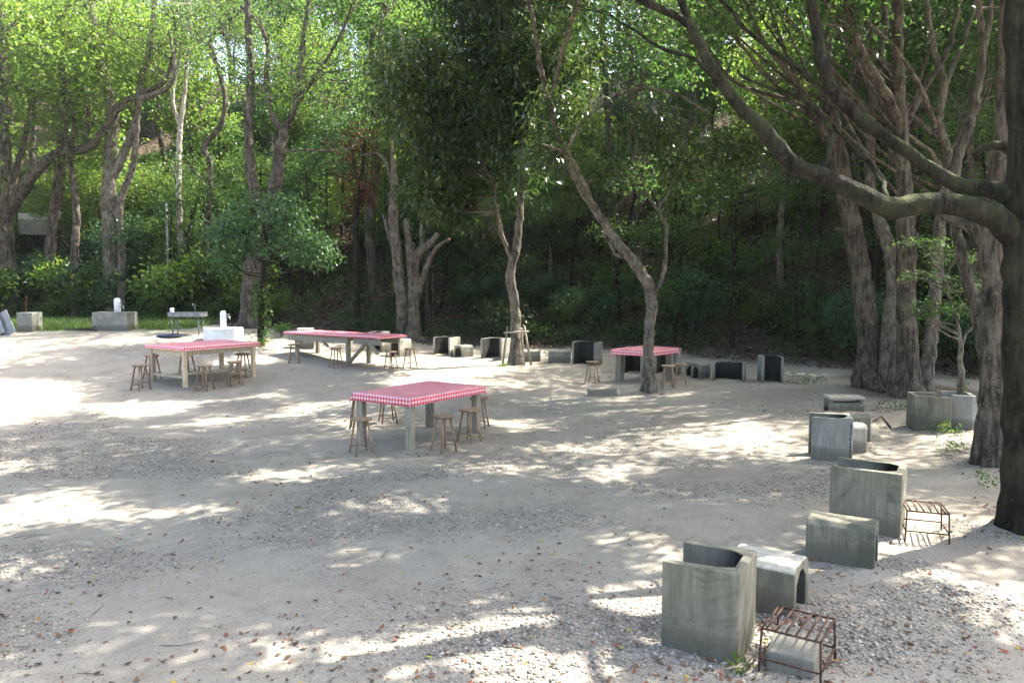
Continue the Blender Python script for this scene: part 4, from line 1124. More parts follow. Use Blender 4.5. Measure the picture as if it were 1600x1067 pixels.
# back row
hearth(690, 555, 62, .60, .60, .54, 'white edged hearth just right of the lopped tree roots', 'conc_pale', 'sooty hearths along the rear edge', (-1, 0), .97)
bench(731, 558, 40, .42, .40, .36, 'little arched bench between the two rear hearths left of the staked tree', 'conc_grey', 'low blocks along the rear edge', (0, -1))
hearth(767, 562, 62, .60, .70, .62, 'big hearth with a black inside, left of the staked tree', 'conc_grey', 'sooty hearths along the rear edge', (-1, 0), .97)
bench(832, 565, 12, .48, .36, .34, 'low grey block right behind the staked tree', 'conc_grey', 'low blocks along the rear edge', (0, -1))
bench(874, 567, -6, .62, .36, .37, 'low pale grey bench left of the tall sooty hearth', 'conc_grey', 'low blocks along the rear edge', (0, -1))
hearth(912, 570, 64, .56, .70, .64, 'tall sooty hearth behind the single stool left of the right table', 'conc_grey', 'sooty hearths along the rear edge', (-1, 0), .97)
hearth(988, 583, 66, .52, .52, .66, 'grey hearth behind the right table, left of the leaning trunk', 'conc_grey', 'sooty hearths along the rear edge', (-1, 0), .97)
hearth(1040, 585, 66, .52, .58, .66, 'grey hearth behind the right table, right of the leaning trunk', 'conc_grey', 'sooty hearths along the rear edge', (-1, 0), .6)
bench(1079, 588, 62, .36, .30, .36, 'small arched block just right of the right table', 'conc_grey', 'low blocks along the rear edge', (-1, 0))
bench(1102, 591, 35, .36, .30, .38, 'small plain block left of the wide rear hearth', 'conc_grey', 'low blocks along the rear edge', (0, -1))
hearth(1138, 595, 70, .52, .74, .42, 'wide low hearth with a black middle, second from the right of the rear row', 'conc_grey', 'sooty hearths along the rear edge', (-1, 0), .97)
hearth(1207, 598, 84, .50, .50, .62, 'narrow tall black hearth at the right end of the rear row', 'conc_grey', 'sooty hearths along the rear edge', (-1, 0), .97)
bench(477, 545, 10, .46, .36, .62, 'grey block peeping over the left half of the trestle table', 'conc_grey', 'low blocks along the rear edge', (0, -1))
hearth(586, 549, 70, .5, .48, .60, 'pale block peeping over the right half of the trestle table', 'conc_pale', 'sooty hearths along the rear edge', (-1, 0), .2)
bench(634, 557, 50, .46, .44, .52, 'pale concrete seat at the right end of the trestle table', 'conc_pale', 'low blocks along the rear edge', (0, -1), pale_top=True)
o = MB().box((0, 0, .07), (.58, .28, .17)).build('concrete_kerb_block', M['conc_pale'], bevel=.02)
p = at(941, 617); o.location = p; o.rotation_euler = (R(2), R(-2), R(6))
tag(o, 'short pale concrete block lying on the sand before the right table', 'block')

# planter made of two gutter units round a sapling
p = at(1482, 672)
t = thing('concrete_planter', p, R(-12), 'planter of two upright concrete shells round the young sapling', 'planter')
a, b_ = .24, .24
MB().prism([(-.5, .02), (-.01, -.13), (.0, -.08), (-.44, .06), (-.44, .42), (-.05, .45), (-.05, .5), (-.5, .48)], -.05, .54).build('shell', M['conc'], t, bevel=.01)
MB().prism([(.03, .0), (.30, -.10), (.36, -.06), (.40, .30), (.36, .48), (.0, .5), (.0, .44), (.32, .42), (.34, .3), (.30, -.03), (.03, .06)], -.06, .57).build('shell', M['conc_grey'], t, bevel=.01)
MB().prism([(-.43, .07), (.02, -.0), (.29, -.02), (.33, .3), (.31, .41), (-.43, .41)], -.04, .46).build('soil', M['ground'], t)

# ------------------------------------------------------------------ iron grates
def grate_proto(label):
    t = thing('iron_grate', (0, 0, 0), 0, label, 'grate', 'rusty iron grates')
    L, D, h, r = .34, .38, .27, .0075
    cs = [(-L / 2, -D / 2), (L / 2, -D / 2), (L / 2, D / 2), (-L / 2, D / 2)]
    f = MB()
    for i in range(4):
        a, b = cs[i], cs[(i + 1) % 4]
        f.rod((*a, h), (*b, h), r)
    f.build('top_frame', M['rust'], t)
    for x, y in cs:
        MB().rod((x, y, h), (x * 1.06, y * 1.06, -.02), r).build('leg', M['rust'], t)
    for i in range(6):
        x = -L / 2 + L * (i + .5) / 6
        MB().rod((x, -D / 2, h + .004), (x + .01 * math.sin(i * 2.3), D / 2, h + .004), r * .95).build('bar', M['rust'], t)
    for i in range(4):
        a, b = cs[i], cs[(i + 1) % 4]
        MB().rod((a[0] * 1.04, a[1] * 1.04, .085), (b[0] * 1.04, b[1] * 1.04, .085), r * .9).build('rail', M['rust'], t)
    return t
g = grate_proto('rusty iron grate over a white topped block in the foreground')
p = at(1246, 1040); g.location = p; g.rotation_euler = (0, 0, R(-34))
bl = MB().prism([(-.14, -.14), (.14, -.14), (.14, .14), (-.14, .14)], -.02, .15, 0).xf(lambda v: Vector((v.x, v.y, v.z + (.03 * v.y / .14 if v.z > .1 else 0)))).build('concrete_block', [M['conc_pale']], bevel=.012)
bl.location = p + Vector((-.015, .01, 0)); bl.rotation_euler = (0, 0, R(-32))
tag(bl, 'pale concrete block standing under the foreground rusty grate', 'block')
for px, py, rz, lab, tl in ((1443, 836, -20, 'rusty iron grate standing free right of the stained wide hearth', 0), (1371, 668, 60, 'small rusty grate tipped up beside the flat topped bench of the right row', 50)):
    c = copy_tree(g); c.location = at(px, py); c.rotation_euler = (R(tl), 0, R(rz)); c['label'] = lab
    if tl > 20: c.scale = (.6, .6, .6)

# ------------------------------------------------------------------ tables, cloths and stools
def cloth_mesh(L, W, drop, n=(46, 34), seed=1, uneven=0.0):
    q2 = random.Random(seed)
    us = np.unique(np.concatenate([np.linspace(-L / 2 - drop, -L / 2, 5), np.linspace(-L / 2, L / 2, n[0]), np.linspace(L / 2, L / 2 + drop, 5)]))
    vs_ = np.unique(np.concatenate([np.linspace(-W / 2 - drop, -W / 2, 5), np.linspace(-W / 2, W / 2, n[1]), np.linspace(W / 2, W / 2 + drop, 5)]))
    U, Vv = np.meshgrid(us, vs_)
    du = np.maximum(np.abs(U) - L / 2, 0); dv = np.maximum(np.abs(Vv) - W / 2, 0)
    k = 1 + uneven * np.sin(U * 3.1 + seed) * np.cos(Vv * 2 + seed)
    du2, dv2 = du * k, dv * k
    mn = np.minimum(du2, dv2)
    wav = (0.010 + 0.034 * (fbm(U * 3.2 + seed, Vv * 3.2, 2, seed) - .5))
    X = np.sign(U) * (np.minimum(np.abs(U), L / 2) + np.where(du > 0, wav, 0) + mn * .35)
    Y = np.sign(Vv) * (np.minimum(np.abs(Vv), W / 2) + np.where(dv > 0, wav, 0) + mn * .35)
    Z = -np.maximum(du2, dv2) * 1.0 - mn * .6 + 0.006 + np.where((du + dv) == 0, (fbm(U * 2.5 + seed, Vv * 2.5, 3, seed + 3)) * .012, 0)
    ny, nx = U.shape
    idx = np.arange(nx * ny).reshape(ny, nx)
    F = np.stack([idx[:-1, :-1], idx[:-1, 1:], idx[1:, 1:], idx[1:, :-1]], -1).reshape(-1, 4)
    me = arr_mesh('gingham_tablecloth', np.stack([X, Y, Z], -1).reshape(-1, 3), [F], smooth=False)
    uvl = me.uv_layers.new(name='UVMap')
    fl = F.ravel()
    uvl.data.foreach_set('uv', np.stack([U.ravel()[fl], Vv.ravel()[fl]], -1).astype(np.float32).ravel())
    return me

def cloth(loc, rz, L, W, drop, label, seed, tilt=(0, 0), uneven=0.0):
    o = link('gingham_tablecloth', cloth_mesh(L, W, drop, seed=seed, uneven=uneven), M['cloth'])
    o.location = loc; o.rotation_euler = (R(tilt[0]), R(tilt[1]), rz)
    so = o.modifiers.new('thickness', 'SOLIDIFY'); so.thickness = .003; so.offset = 1
    return tag(o, label, 'tablecloth', 'red gingham tablecloths')

def four_leg_table(c, deg, L, W, h, m, leg, label, apron=False, stretcher=False, inset=.1):
    rz = R(deg)
    t = thing('picnic_table', (c[0], c[1], gz(*c)), rz, label, 'table', 'tables with red gingham cloths')
    MB().box((0, 0, h - .03), (L, W, .055)).build('table_top', M[m], t, bevel=.005)
    for sx in (-1, 1):
        for sy in (-1, 1):
            x, y = sx * (L / 2 - inset), sy * (W / 2 - inset)
            MB().box((x, y, (h - .06) / 2 - .03), (leg, leg, h - .0)).build('leg', M[m], t, bevel=.006)
    if apron:
        for s in (-1, 1):
            MB().box((0, s * (W / 2 - inset + .012), h - .115), (L - 2 * inset - leg, .025, .11)).build('apron', M[m], t)
            MB().box((s * (L / 2 - inset + .012), 0, h - .115), (.025, W - 2 * inset - leg, .11)).build('apron', M[m], t)
    if stretcher:
        MB().box((0, 0, .16), (L - 2 * inset - .02, .05, .06)).build('stretcher', M[m], t)
        for s in (-1, 1): MB().box((s * (L / 2 - inset), 0, .16), (.045, W - 2 * inset - leg, .05)).build('stretcher', M[m], t)
    return t, rz

# near table
t1, rz = four_leg_table((-1.41, 11.72), 55, 1.69, 1.12, .745, 'grey_wood', .105, 'nearest table with square grey posts for legs and a gingham cloth', inset=.075)
cloth(Vector((-1.41, 11.72, gz(-1.41, 11.72) + .75)), rz, 1.71, 1.14, .105, 'red gingham cloth hanging down over the corners of the nearest table', 3, uneven=.06)
# left table
c2 = (-7.04 + 1.95 / 2 * .574 - 1.45 / 2 * .819, 16.35 + 1.95 / 2 * .819 + 1.45 / 2 * .574)
t2, rz = four_leg_table(c2, 55, 1.9, 1.4, .80, 'pale_wood', .085, 'left table of pale wood with an apron and low stretchers', True, True, inset=.08)
cloth(Vector((*c2, gz(*c2) + .806)), rz, 1.95, 1.45, .06, 'pink gingham cloth on the left table, folded along its long side', 5)
fold = link('cloth_fold', cloth_mesh(1.93, .30, .085, n=(30, 8), seed=8), M['cloth'], bpy.data.objects['gingham_tablecloth.001'], 'doubled fold along the long edge')
fold.location = (0.01, -.585, .012)
# right table
c4 = (3.06 + .7 * .643 - .47 * .766, 17.25 + .7 * .766 + .47 * .643)
t4, rz = four_leg_table(c4, 50, 1.38, .92, .74, 'grey_wood', .15, 'right table with broad posts, partly hidden by the leaning trunk', inset=.12)
cloth(Vector((*c4, gz(*c4) + .745)), rz, 1.42, .96, .12, 'red gingham cloth on the right table behind the leaning trunk', 7, uneven=.08)
# trestle table
a3, e3 = Vector((-6.3, 21.4)), Vector((-3.3, 19.2))
d3 = (e3 - a3); L3 = d3.length; c3 = (a3 + e3) / 2 + Vector((.25, .36))
z3 = gz(c3.x, c3.y)
t3 = thing('trestle_table', (c3.x, c3.y, z3), math.atan2(d3.y, d3.x), 'long trestle table of weathered boards with slanting braces under two cloths', 'table', 'tables with red gingham cloths')
for k in range(5): MB().box((0, -.39 + .195 * k, .715), (L3, .188, .035)).build('plank', M['grey_wood'], t3)
MB().box((-.55, -.44, .60), (L3 * .66, .045, .15)).build('side_beam', M['grey_wood'], t3)
MB().box((L3 * .36, -.40, .60), (L3 * .26, .045, .14)).build('side_beam', M['grey_wood'], t3)
MB().box((0, .40, .60), (L3 * .92, .045, .14)).build('side_beam', M['grey_wood'], t3)
for x in (-L3 * .40, L3 * .16):
    for s in (-1, 1):
        MB().bar((x, s * .36, -.05), (x, s * .36, .69), .13, .06).build('leg', M['grey_wood'], t3)
    MB().box((x, 0, .64), (.09, .82, .08)).build('cross_beam', M['grey_wood'], t3)
MB().bar((L3 * .16 + .06, -.385, .02), (L3 * .36, -.385, .60), .10, .05).build('brace', M['grey_wood'], t3)
MB().bar((L3 * .36, -.385, .68), (L3 * .46, -.385, .30), .09, .05).build('brace', M['grey_wood'], t3)
MB().bar((-L3 * .40, -.385, .30), (-L3 * .33, -.385, .56), .08, .05).build('brace', M['grey_wood'], t3)
MB().bar((-L3 * .06, -.34, .40), (-L3 * .13, -.34, .56), .07, .05).build('brace', M['grey_wood'], t3)
rz3 = math.atan2(d3.y, d3.x)
def on3(x, y, z): return Vector((c3.x + x * math.cos(rz3) - y * math.sin(rz3), c3.y + x * math.sin(rz3) + y * math.cos(rz3), z3 + z))
cloth(on3(-L3 * .17, .0, .738), rz3, L3 * .66, 1.02, .045, 'dark red gingham cloth over the left two thirds of the trestle table', 11)
cloth(on3(L3 * .32, .0, .746), rz3, L3 * .36, 1.02, .05, 'gingham cloth over the right end of the trestle table', 13)

def stool_proto():
    t = thing('wooden_stool', (0, 0, 0), 0, 'stool', 'stool', 'round wooden stools')
    MB().lathe([(.135, .465), (.15, .472), (.153, .485), (.15, .497), (.14, .50)], 24).build('seat', M['stool'], t)
    ls = []
    for k in range(4):
        a = math.pi / 4 + k * math.pi / 2
        p0, p1 = Vector((.095 * math.cos(a), .095 * math.sin(a), .468)), Vector((.185 * math.cos(a), .185 * math.sin(a), -.015))
        MB().tube([p0, p1], [.017, .0145], 8).build('leg', M['stool'], t)
        ls.append((p0, p1))
    for k in range(4):
        f = .70 if k % 2 else .78
        a = ls[k][0].lerp(ls[k][1], f); b = ls[(k + 1) % 4][0].lerp(ls[(k + 1) % 4][1], f)
        MB().rod(a, b, .009, n=6).build('stretcher', M['stool'], t)
    return t
stool = stool_proto()
sq = random.Random(3)
ST = [(565, 708, 'stool at the near left corner of the nearest table, seat in full view', 1.0), (560, 668, 'stool behind the left end of the nearest table, seat hidden by the cloth', 1.0),
      (606, 659, 'stool beyond the nearest table, only its legs showing under the cloth', 1.0), (693, 704, 'stool on the near long side of the nearest table, left of another stool', 1.0),
      (733, 690, 'stool by the right front leg of the nearest table, overlapping that leg', 1.0), (749, 667, 'stool farthest right at the nearest table, behind its right leg', 1.0),
      (220, 609, 'stool at the left front corner of the left table', 1.08), (238, 591, 'stool behind the left end of the left table', 1.08), (293, 586, 'stool on the far side of the left table, seen beneath it', 1.08),
      (320, 609, 'stool in the middle of the near side of the left table', 1.08), (367, 602, 'stool at the right end of the near side of the left table', 1.08), (380, 588, 'stool behind the right end of the left table', 1.08),
      (460, 567, 'stool at the left end of the trestle table', 1.0), (525, 574, 'warm brown stool before the middle of the trestle table', 1.0), (611, 579, 'stool under the braced right end of the trestle table', 1.0),
      (641, 574, 'stool just right of the trestle table, by the pale seat', 1.0), (925, 598, 'lone stool left of the right table before the tall sooty hearth', 1.0),
      (1043, 606, 'stool right of the leaning trunk at the right table, the left one of two', 1.0), (1063, 602, 'stool at the right end of the right table, the right one of two', 1.0)]
for i, (px, py, lab, s) in enumerate(ST):
    o = stool if i == 0 else copy_tree(stool)
    p = at(px, py)
    o.location = p; o.scale = (s, s, s); o.rotation_euler = (sq.uniform(-.02, .02), sq.uniform(-.02, .02), sq.uniform(0, 1.57))
    o['label'] = lab

# ------------------------------------------------------------------ stakes round the staked tree
b = at(806, 569)
t = thing('tree_support', b, 0, 'three short wooden stakes tied with crossbars round the trunk under the dark crown', 'tree support')
k = b.y / FPX
tops = [Vector((-13 * k, -.05, 60 * k)), Vector((13 * k, -.12, 60 * k)), Vector((9 * k, .22, 56 * k))]
feet = [Vector((-21 * k, -.2, -.05)), Vector((24 * k, -.15, -.05)), Vector((12 * k, .5, -.05))]
for f, e in zip(feet, tops): MB().rod(f, e, .034, .028, 8).build('stake', M['grey_wood'], t)
MB().rod((-19 * k, -.17, 50 * k), (20 * k, -.19, 52 * k), .026, n=8).build('crossbar', M['grey_wood'], t)
MB().rod((14 * k, -.2, 47 * k), (10 * k, .3, 47 * k), .024, n=8).build('crossbar', M['grey_wood'], t)
MB().tube([Vector((12 * k + .07 * math.cos(i * .9), -.14 + .07 * math.sin(i * .9), 50 * k + .006 * i)) for i in range(15)], [.012] * 15, 5).build('rope_lashing', M['twig'], t)

# ------------------------------------------------------------------ water taps and basins at the left rear
def tap_post(parent, x, y, z0, h, r, m):
    o = MB().lathe([(r, z0), (r, z0 + h - r * .9), (r * .93, z0 + h - r * .5), (r * .7, z0 + h - r * .15), (r * .3, z0 + h)], 16, c=(x, y)).build('tap_post', m, parent)
    tp = MB().rod((x + r, y - .02, z0 + h * .66), (x + r + .13, y - .05, z0 + h * .66), .022).rod((x + r + .12, y - .05, z0 + h * .67), (x + r + .13, y - .05, z0 + h * .5), .02)
    tp.rod((x + r + .05, y - .03, z0 + h * .66), (x + r + .05, y - .03, z0 + h * .8), .014)
    tp.rod((x + r + .0, y - .03, z0 + h * .8), (x + r + .11, y - .03, z0 + h * .8), .013)
    tp.build('tap', M['steel'], o)
b = at(172, 517); k = b.y / FPX
t = thing('pump_basin', b + Vector((0, .35, 0)), 0, 'square grey concrete basin with a pale tap post before the twin tree', 'water basin', 'tap basins at the rear')
w, h = 54 * k, 29 * k
for dx, dy, sx, sy in ((0, -.33, w, .09), (0, .33, w, .09), (-w / 2 + .045, 0, .09, .568), (w / 2 - .045, 0, .09, .568)):
    MB().box((dx, dy, h / 2 - .04), (sx, sy, h + .08)).build('basin_wall', M['conc_grey'], t, bevel=.01)
MB().box((0, 0, h * .35), (w - .2, .55, .1)).build('basin_floor', M['conc_grey'], t)
tap_post(t, 0.02, .12, h * .4, 22 * k + h * .6, .10, M['white'])
hb = MB()
hb.tube([Vector((-.6 + .5 * math.cos(i * .5) , -.75 + .14 * math.sin(i * .5), .02 + .004 * i)) for i in range(26)], [.016] * 26, 6)
hs = hb.build('garden_hose', M['black']); hs.location = b + Vector((-.1, .35, 0)); tag(hs, 'black hose coiled on the sand beside the square concrete basin', 'hose')

b = at(342, 535); k = b.y / FPX
t = thing('pump_basin', b + Vector((0, .3, 0)), R(4), 'white half round basin with a white tap post behind the left table', 'water basin', 'tap basins at the rear')
w, h = 57 * k, 23 * k
inner, outer = [], []
for i in range(13):
    f = i / 12 * math.pi
    outer.append((-w / 2 * math.cos(f), -.30 * math.sin(f) ** .6)); inner.append((-(w / 2 - .07) * math.cos(f), -.23 * math.sin(f) ** .6))
poly = outer + [(w / 2, .3), (-w / 2, .3)]
vs = MB().prism(outer + inner[::-1], -.05, h).xf(lambda v: v if v.z < .1 else Vector((v.x, v.y, v.z - .04 * (1 - (2 * v.x / w) ** 2))))
vs.build('basin_wall', M['plaster'], t)
MB().box((0, .14, h / 2 - .02), (w - .01, .28, h)).build('basin_back', M['plaster'], t, bevel=.01)
MB().prism([(x * .99, y * .99) for x, y in inner], -.04, h * .55).build('basin_floor', M['conc_grey'], t)
tap_post(t, 0.0, .1, h * .9, 28 * k, .085, M['white'])

b = at(288, 524); k = b.y / FPX
t = thing('sink_stand', b + Vector((0, .3, 0)), R(-3), 'narrow steel trough sink on thin legs left of the white basin', 'sink')
w, h = 54 * k, 36 * k
for dx, dy, sx, sy, dz, sz in ((0, -.22, w, .02, -.07, .14), (0, .22, w, .02, -.07, .14), (-w / 2 + .01, 0, .02, .42, -.07, .14), (w / 2 - .01, 0, .02, .42, -.07, .14), (0, 0, w - .04, .42, -.13, .02)):
    MB().box((dx, dy, h + dz), (sx, sy, sz)).build('trough_panel', M['steel'], t)
for sx in (-1, 1):
    for sy in (-1, 1):
        MB().rod((sx * (w / 2 - .12), sy * .17, -.04), (sx * (w / 2 - .12), sy * .17, h - .14), .022).build('leg', M['steel'], t)
MB().rod((-w / 2 + .12, -.17, .2), (w / 2 - .12, -.17, .2), .014).build('rail', M['steel'], t)
MB().tube([Vector((.15, .16, h - .12)), Vector((.15, .16, h + .2)), Vector((.15, .08, h + .25)), Vector((.15, 0, h + .2))], [.018] * 4, 8).build('tap', M['steel'], t)
MB().box((-w / 2 + .08, -.1, h + .06), (.1, .08, .14)).build('soap_dispenser', M['white'], t, bevel=.01)
p = at(265, 492)
o = thing('metal_pole', p, 0, 'thin grey metal pole standing behind the steel sink', 'pole')
k = p.y / FPX
MB().rod((0, 0, -.1), (0, 0, 172 * k), .045, .04, 10).build('post', M['steel'], o)
MB().lathe([(.05, 172 * k), (.052, 172 * k + .02), (.03, 172 * k + .05)], 10).build('cap', M['steel'], o)
p = at(265, 527)
o = MB().lathe([(.02, .02), (.30, .02), (.36, .06), (.38, .07), (.37, .05), (.31, .0), (.02, .0)], 20).xf(lambda v: Vector((v.x, v.y * .7, v.z))).build('washing_tray', M['blue'])
o.location = p; tag(o, 'dark blue shallow tray on the sand below the steel sink', 'tray')

# things cut by the left edge
p = at(38, 519); k = p.y / FPX
o = MB().box((0, .3, 14 * k), (24 * k, .55, 28 * k + .1)).build('concrete_block', M['conc_grey'], bevel=.015)
o.location = p; tag(o, 'grey concrete block left of the grass near the left picture edge', 'block')
for (px, py, lean, lab) in ((14, 524, 26, 'blue grey sheet leaning on the concrete block at the left edge'), (-3, 524, 22, 'second blue grey sheet cut by the left picture edge')):
    p = at(px, py); k = p.y / FPX
    o = MB().box((0, 0, 19 * k), (30 * k, .02, 38 * k)).build('leaning_sheet', M['sheet'], bevel=.003)
    o.location = p; o.rotation_euler = (0, R(-lean), R(-14)); tag(o, lab, 'sheet')
p = at(41, 492); k = p.y / FPX
o = thing('marker_stake', p, R(8), 'orange marker stake in the grass at the left', 'stake')
MB().bar((0, 0, -.1), (.03, 0, 26 * k), .09, .03).build('post', M['orange'], o)
MB().add([(-.015, -.02, 26 * k), (.075, -.02, 26 * k), (.03, -.02, 31 * k), (-.015, .02, 26 * k), (.075, .02, 26 * k), (.03, .02, 31 * k)], [(0, 1, 2), (5, 4, 3), (0, 3, 4, 1), (1, 4, 5, 2), (2, 5, 3, 0)]).build('tip', M['orange'], o)
# concrete wall glimpsed through the leaves at the far left
x, y = PP(55, 345, 33).x, 33.0
o = MB().box((0, 0, .0), (1.2, .3, .9)).build('concrete_wall', M['conc_pale'], bevel=.02)
o.location = (x, y, PP(55, 345, 33).z - .15); o.rotation_euler = (0, 0, R(10)); tag(o, 'pale concrete wall glimpsed through leaves at the far left', 'wall')

# ------------------------------------------------------------------ loose stuff on the ground
def scatter(n, y0, y1, pw=1.0, wide=.72):
    Y = y0 + (y1 - y0) * RNG.random(n) ** pw
    X = (RNG.random(n) * 2 - 1) * (wide * Y + .3)
    return X, Y

OCT_V = np.array([[1, 0, 0], [0, 1, 0], [-1, 0, 0], [0, -1, 0], [0, 0, 1], [0, 0, -1.0]])
OCT_F = np.array([[0, 1, 4], [1, 2, 4], [2, 3, 4], [3, 0, 4], [1, 0, 5], [2, 1, 5], [3, 2, 5], [0, 3, 5]])
def pebbles(n, y0, y1, smin, smax, thr):
    X, Y = scatter(n, y0, y1, 1.25)
    g = gravel_mask(X, Y)
    k = RNG.random(n) < np.clip(g * 1.1, 0.13, 1)
    X, Y = X[k], Y[k]; m = len(X)
    s = smin + (smax - smin) * RNG.random(m) ** 2.6 * np.clip(.35 + g[k] * 1.0, .35, 1.3)
    V = OCT_V[None] * RNG.uniform(.6, 1.15, (m, 6, 1)) + RNG.normal(0, .12, (m, 6, 3))
    V *= s[:, None, None] * np.stack([RNG.uniform(.8, 1.4, m), RNG.uniform(.7, 1.1, m), RNG.uniform(.4, .8, m)], -1)[:, None]
    a = RNG.random(m) * 6.28; c, sn = np.cos(a)[:, None], np.sin(a)[:, None]
    V = np.stack([V[..., 0] * c - V[..., 1] * sn, V[..., 0] * sn + V[..., 1] * c, V[..., 2]], -1)
    V += np.stack([X, Y, terrain(X, Y) + s * .12], -1)[:, None]
    F = (OCT_F[None] + (np.arange(m) * 6)[:, None, None]).reshape(-1, 3)
    return V.reshape(-1, 3), F, np.repeat(RNG.random(m), 8)
V, F, T = pebbles(130000, 4.2, 14.5, .003, .020, 0)
link('gravel', arr_mesh('gravel', V, [F], T), M['pebble'], kind='stuff')

def flat_leaves(X, Y, lo, hi, curl, lift=.006):
    m = len(X)
    a = RNG.random(m) * 6.28
    d = np.stack([np.cos(a), np.sin(a), RNG.normal(0, .22, m)], -1)
    sd = np.stack([-np.sin(a), np.cos(a), RNG.normal(0, .3, m)], -1)
    L = RNG.uniform(lo, hi, (m, 1)); W = L * RNG.uniform(.35, .6, (m, 1))
    P = np.stack([X, Y, terrain(X, Y) + lift], -1)
    up = np.array([0, 0, 1.0])
    cu = L * RNG.uniform(0, curl, (m, 1))
    V = np.empty((m, 6, 3))
    V[:, 0] = P - d * L * .5 + up * cu
    V[:, 1] = P - d * L * .08 + sd * W * .5 + up * cu * .6
    V[:, 2] = P + d * L * .25 + sd * W * .38 + up * cu * .5
    V[:, 3] = P + d * L * .5 + up * cu
    V[:, 4] = P + d * L * .25 - sd * W * .38 + up * cu * .5
    V[:, 5] = P - d * L * .08 - sd * W * .5 + up * cu * .6
    b = np.arange(m)[:, None] * 6
    return V.reshape(-1, 3), np.concatenate([b + np.array([[0, 1, 2, 3]]), b + np.array([[0, 3, 4, 5]])])
X, Y = scatter(6500, 4.2, 24, 1.3)
k = RNG.random(len(X)) < .25 + .75 * sst(fbm(X * .7, Y * .7, 3, 88), .45, .6)
X, Y = X[k], Y[k]
feet = [at(*p_)[:2] for p_ in ((1100, 1040), (1160, 1030), (1235, 965), (1310, 885), (1395, 840), (1300, 722), (1345, 700), (1250, 1055), (1590, 825), (1560, 790), (1545, 735), (1013, 615), (1480, 675), (1420, 625), (1360, 612), (806, 575), (1330, 690), (630, 712))]
for fx, fy in feet:
    X = np.concatenate([X, fx + RNG.normal(0, .22, 34)]); Y = np.concatenate([Y, fy - .03 + RNG.normal(0, .11, 34)])
V, F = flat_leaves(X, Y, .014, .058, .25)
tt = np.clip(RNG.random(len(X)) ** 1.7, 0, 1)
link('fallen_leaves', arr_mesh('fallen_leaves', V, [F], np.tile(tt, 2)), M['litter'], kind='stuff')
# dry leaves on the bank
m = 26000
X = RNG.uniform(-26, 20, m); Y = edge_y(X) + RNG.uniform(-1.0, 9, m) ** 1.0
V, F = flat_leaves(X, Y, .08, .2, .4, .02)
link('leaf_litter', arr_mesh('leaf_litter', V, [F], np.tile(RNG.random(m), 2)), M['hill_litter'], kind='stuff')
# fallen twigs
mb = MB(); q = random.Random(21)
for i in range(60):
    if i < 3: p = at(*((285, 1005), (50, 838), (560, 860))[i]); L = (.28, .3, .22)[i]
    else:
        y = 4.4 + 13 * q.random() ** 1.4; x = q.uniform(-.7, .7) * y; p = Vector((x, y, gz(x, y))); L = q.uniform(.05, .22)
    a = q.uniform(0, 3.1) if i > 2 else .3
    d = Vector((math.cos(a), math.sin(a), 0)) * L / 2; n = Vector((-d.y, d.x, 0)) * q.uniform(-.5, .5)
    r = q.uniform(.0014, .0034)
    mb.tube([p - d + Vector((0, 0, .006)), p + n + Vector((0, 0, .010)), p + d + Vector((0, 0, .006))], [r, r, r * .5], 5)
mb.build('fallen_twigs', M['twig'], kind='stuff')

# grass strip at the left rear
def blades(X, Y, hmin, hmax, w):
    m = len(X); a = RNG.random(m) * 6.28
    h = RNG.uniform(hmin, hmax, m)
    P = np.stack([X, Y, terrain(X, Y) - .01], -1)
    sd = np.stack([np.cos(a), np.sin(a), 0 * a], -1) * w / 2
    ben = np.stack([-np.sin(a), np.cos(a), 0 * a], -1) * (h * RNG.uniform(.1, .7, m))[:, None]
    V = np.empty((m, 5, 3))
    V[:, 0] = P - sd; V[:, 1] = P + sd
    mid = P + ben * .35 + np.array([0, 0, 1.0]) * (h * .6)[:, None]
    V[:, 2] = mid + sd * .7; V[:, 3] = mid - sd * .7
    V[:, 4] = P + ben + np.array([0, 0, 1.0]) * h[:, None]
    b = np.arange(m)[:, None] * 5
    return V.reshape(-1, 3), b + np.array([[0, 1, 2, 3]]), b + np.array([[3, 2, 4]])
X = RNG.uniform(-19, -9.6, 30000); Y = RNG.uniform(23.8, 30, 30000)
k = (sst(-X, 9.5, 11.5) * sst(Y + (fbm(X * .8, Y * .8, 3, 77) - .5) * 1.2, 23.8, 25.2)) > .5
X, Y = X[k], Y[k]
V, F1, F2 = blades(X, Y, .06, .26, .018)
tv = np.clip(RNG.normal(.55, .25, len(X)), 0, 1)
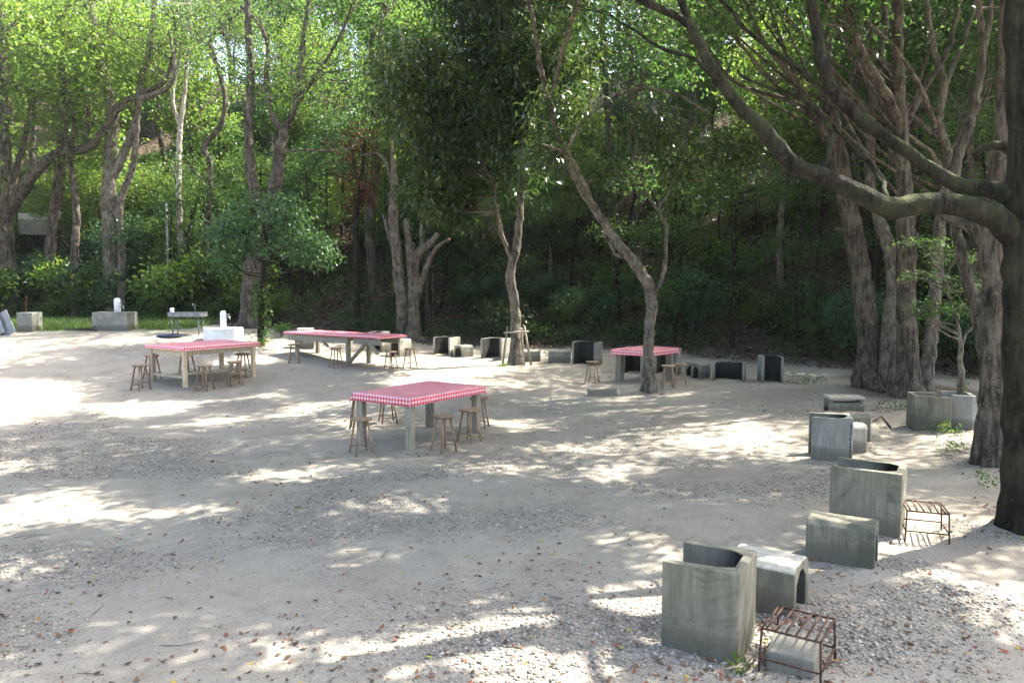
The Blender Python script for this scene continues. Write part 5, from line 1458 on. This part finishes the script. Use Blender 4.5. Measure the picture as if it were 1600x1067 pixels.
link('grass', arr_mesh('grass', V, [F1, F2], np.concatenate([tv, tv])), M['grass'], kind='stuff')

# ferns and seedlings covering the bank
m = 6000
X = RNG.uniform(-22, 18, m); Y = edge_y(X) + .2 + RNG.random(m) ** 1.5 * 12
k = fbm(X * .6, Y * .6, 3, 44) > .46
X, Y = X[k], Y[k]
A = np.stack([X, Y, terrain(X, Y) + RNG.uniform(.08, .7, len(X))], -1)
link('undergrowth', leaves_mesh('undergrowth', A, 9, .26, .15, .05, RNG, flat=.5), M['leaf_mid'], kind='stuff')

# weeds
def weed(px, py, r, n, lab, leaf='leaf_bright', h=.12):
    p = at(px, py)
    A = np.stack([RNG.normal(0, r * .5, n), RNG.normal(0, r * .5, n), RNG.uniform(.02, h, n)], -1)
    o = link('weed', leaves_mesh('weed', A, 6, .05, .055, .02, RNG, droop=-.3), M[leaf])
    o.location = p; tag(o, lab, 'weed', None, 'stuff' if r > .11 else None)
weed(1157, 1048, .03, 6, 'small green weed at the foot of the nearest hearth', h=.06)
weed(1478, 677, .26, 26, 'tuft of bright weeds before the concrete planter', h=.16)
weed(1440, 668, .16, 26, 'weeds at the left foot of the concrete planter', h=.2)
weed(1400, 640, .4, 36, 'low weeds between the thick straight trunk and the flat topped bench', 'leaf_mid', .12)
weed(1545, 765, .24, 18, 'thin green weeds at the foot of the ridged trunk', 'leaf_mid', .16)
weed(1490, 705, .14, 16, 'little weed patch on the mound before the planter', 'leaf_mid', .08)
weed(788, 573, .14, 16, 'pale yellowish weed at the foot of the staked tree', h=.12)
weed(1505, 612, .10, 26, 'pale green shoots at the foot of the sapling inside the planter', h=.2)
weed(1260, 600, .5, 50, 'low green weeds along the shaded rear edge right of the black hearth', 'leaf_mid', .2)
weed(405, 545, .35, 70, 'weeds round the foot of the ivy clad stem', h=.3)

print('objects', len(bpy.data.objects), 'tris', sum(sum(p.loop_total - 2 for p in m.polygons) if len(m.polygons) < 3000 else int(len(m.loops) - 2 * len(m.polygons)) for m in bpy.data.meshes))
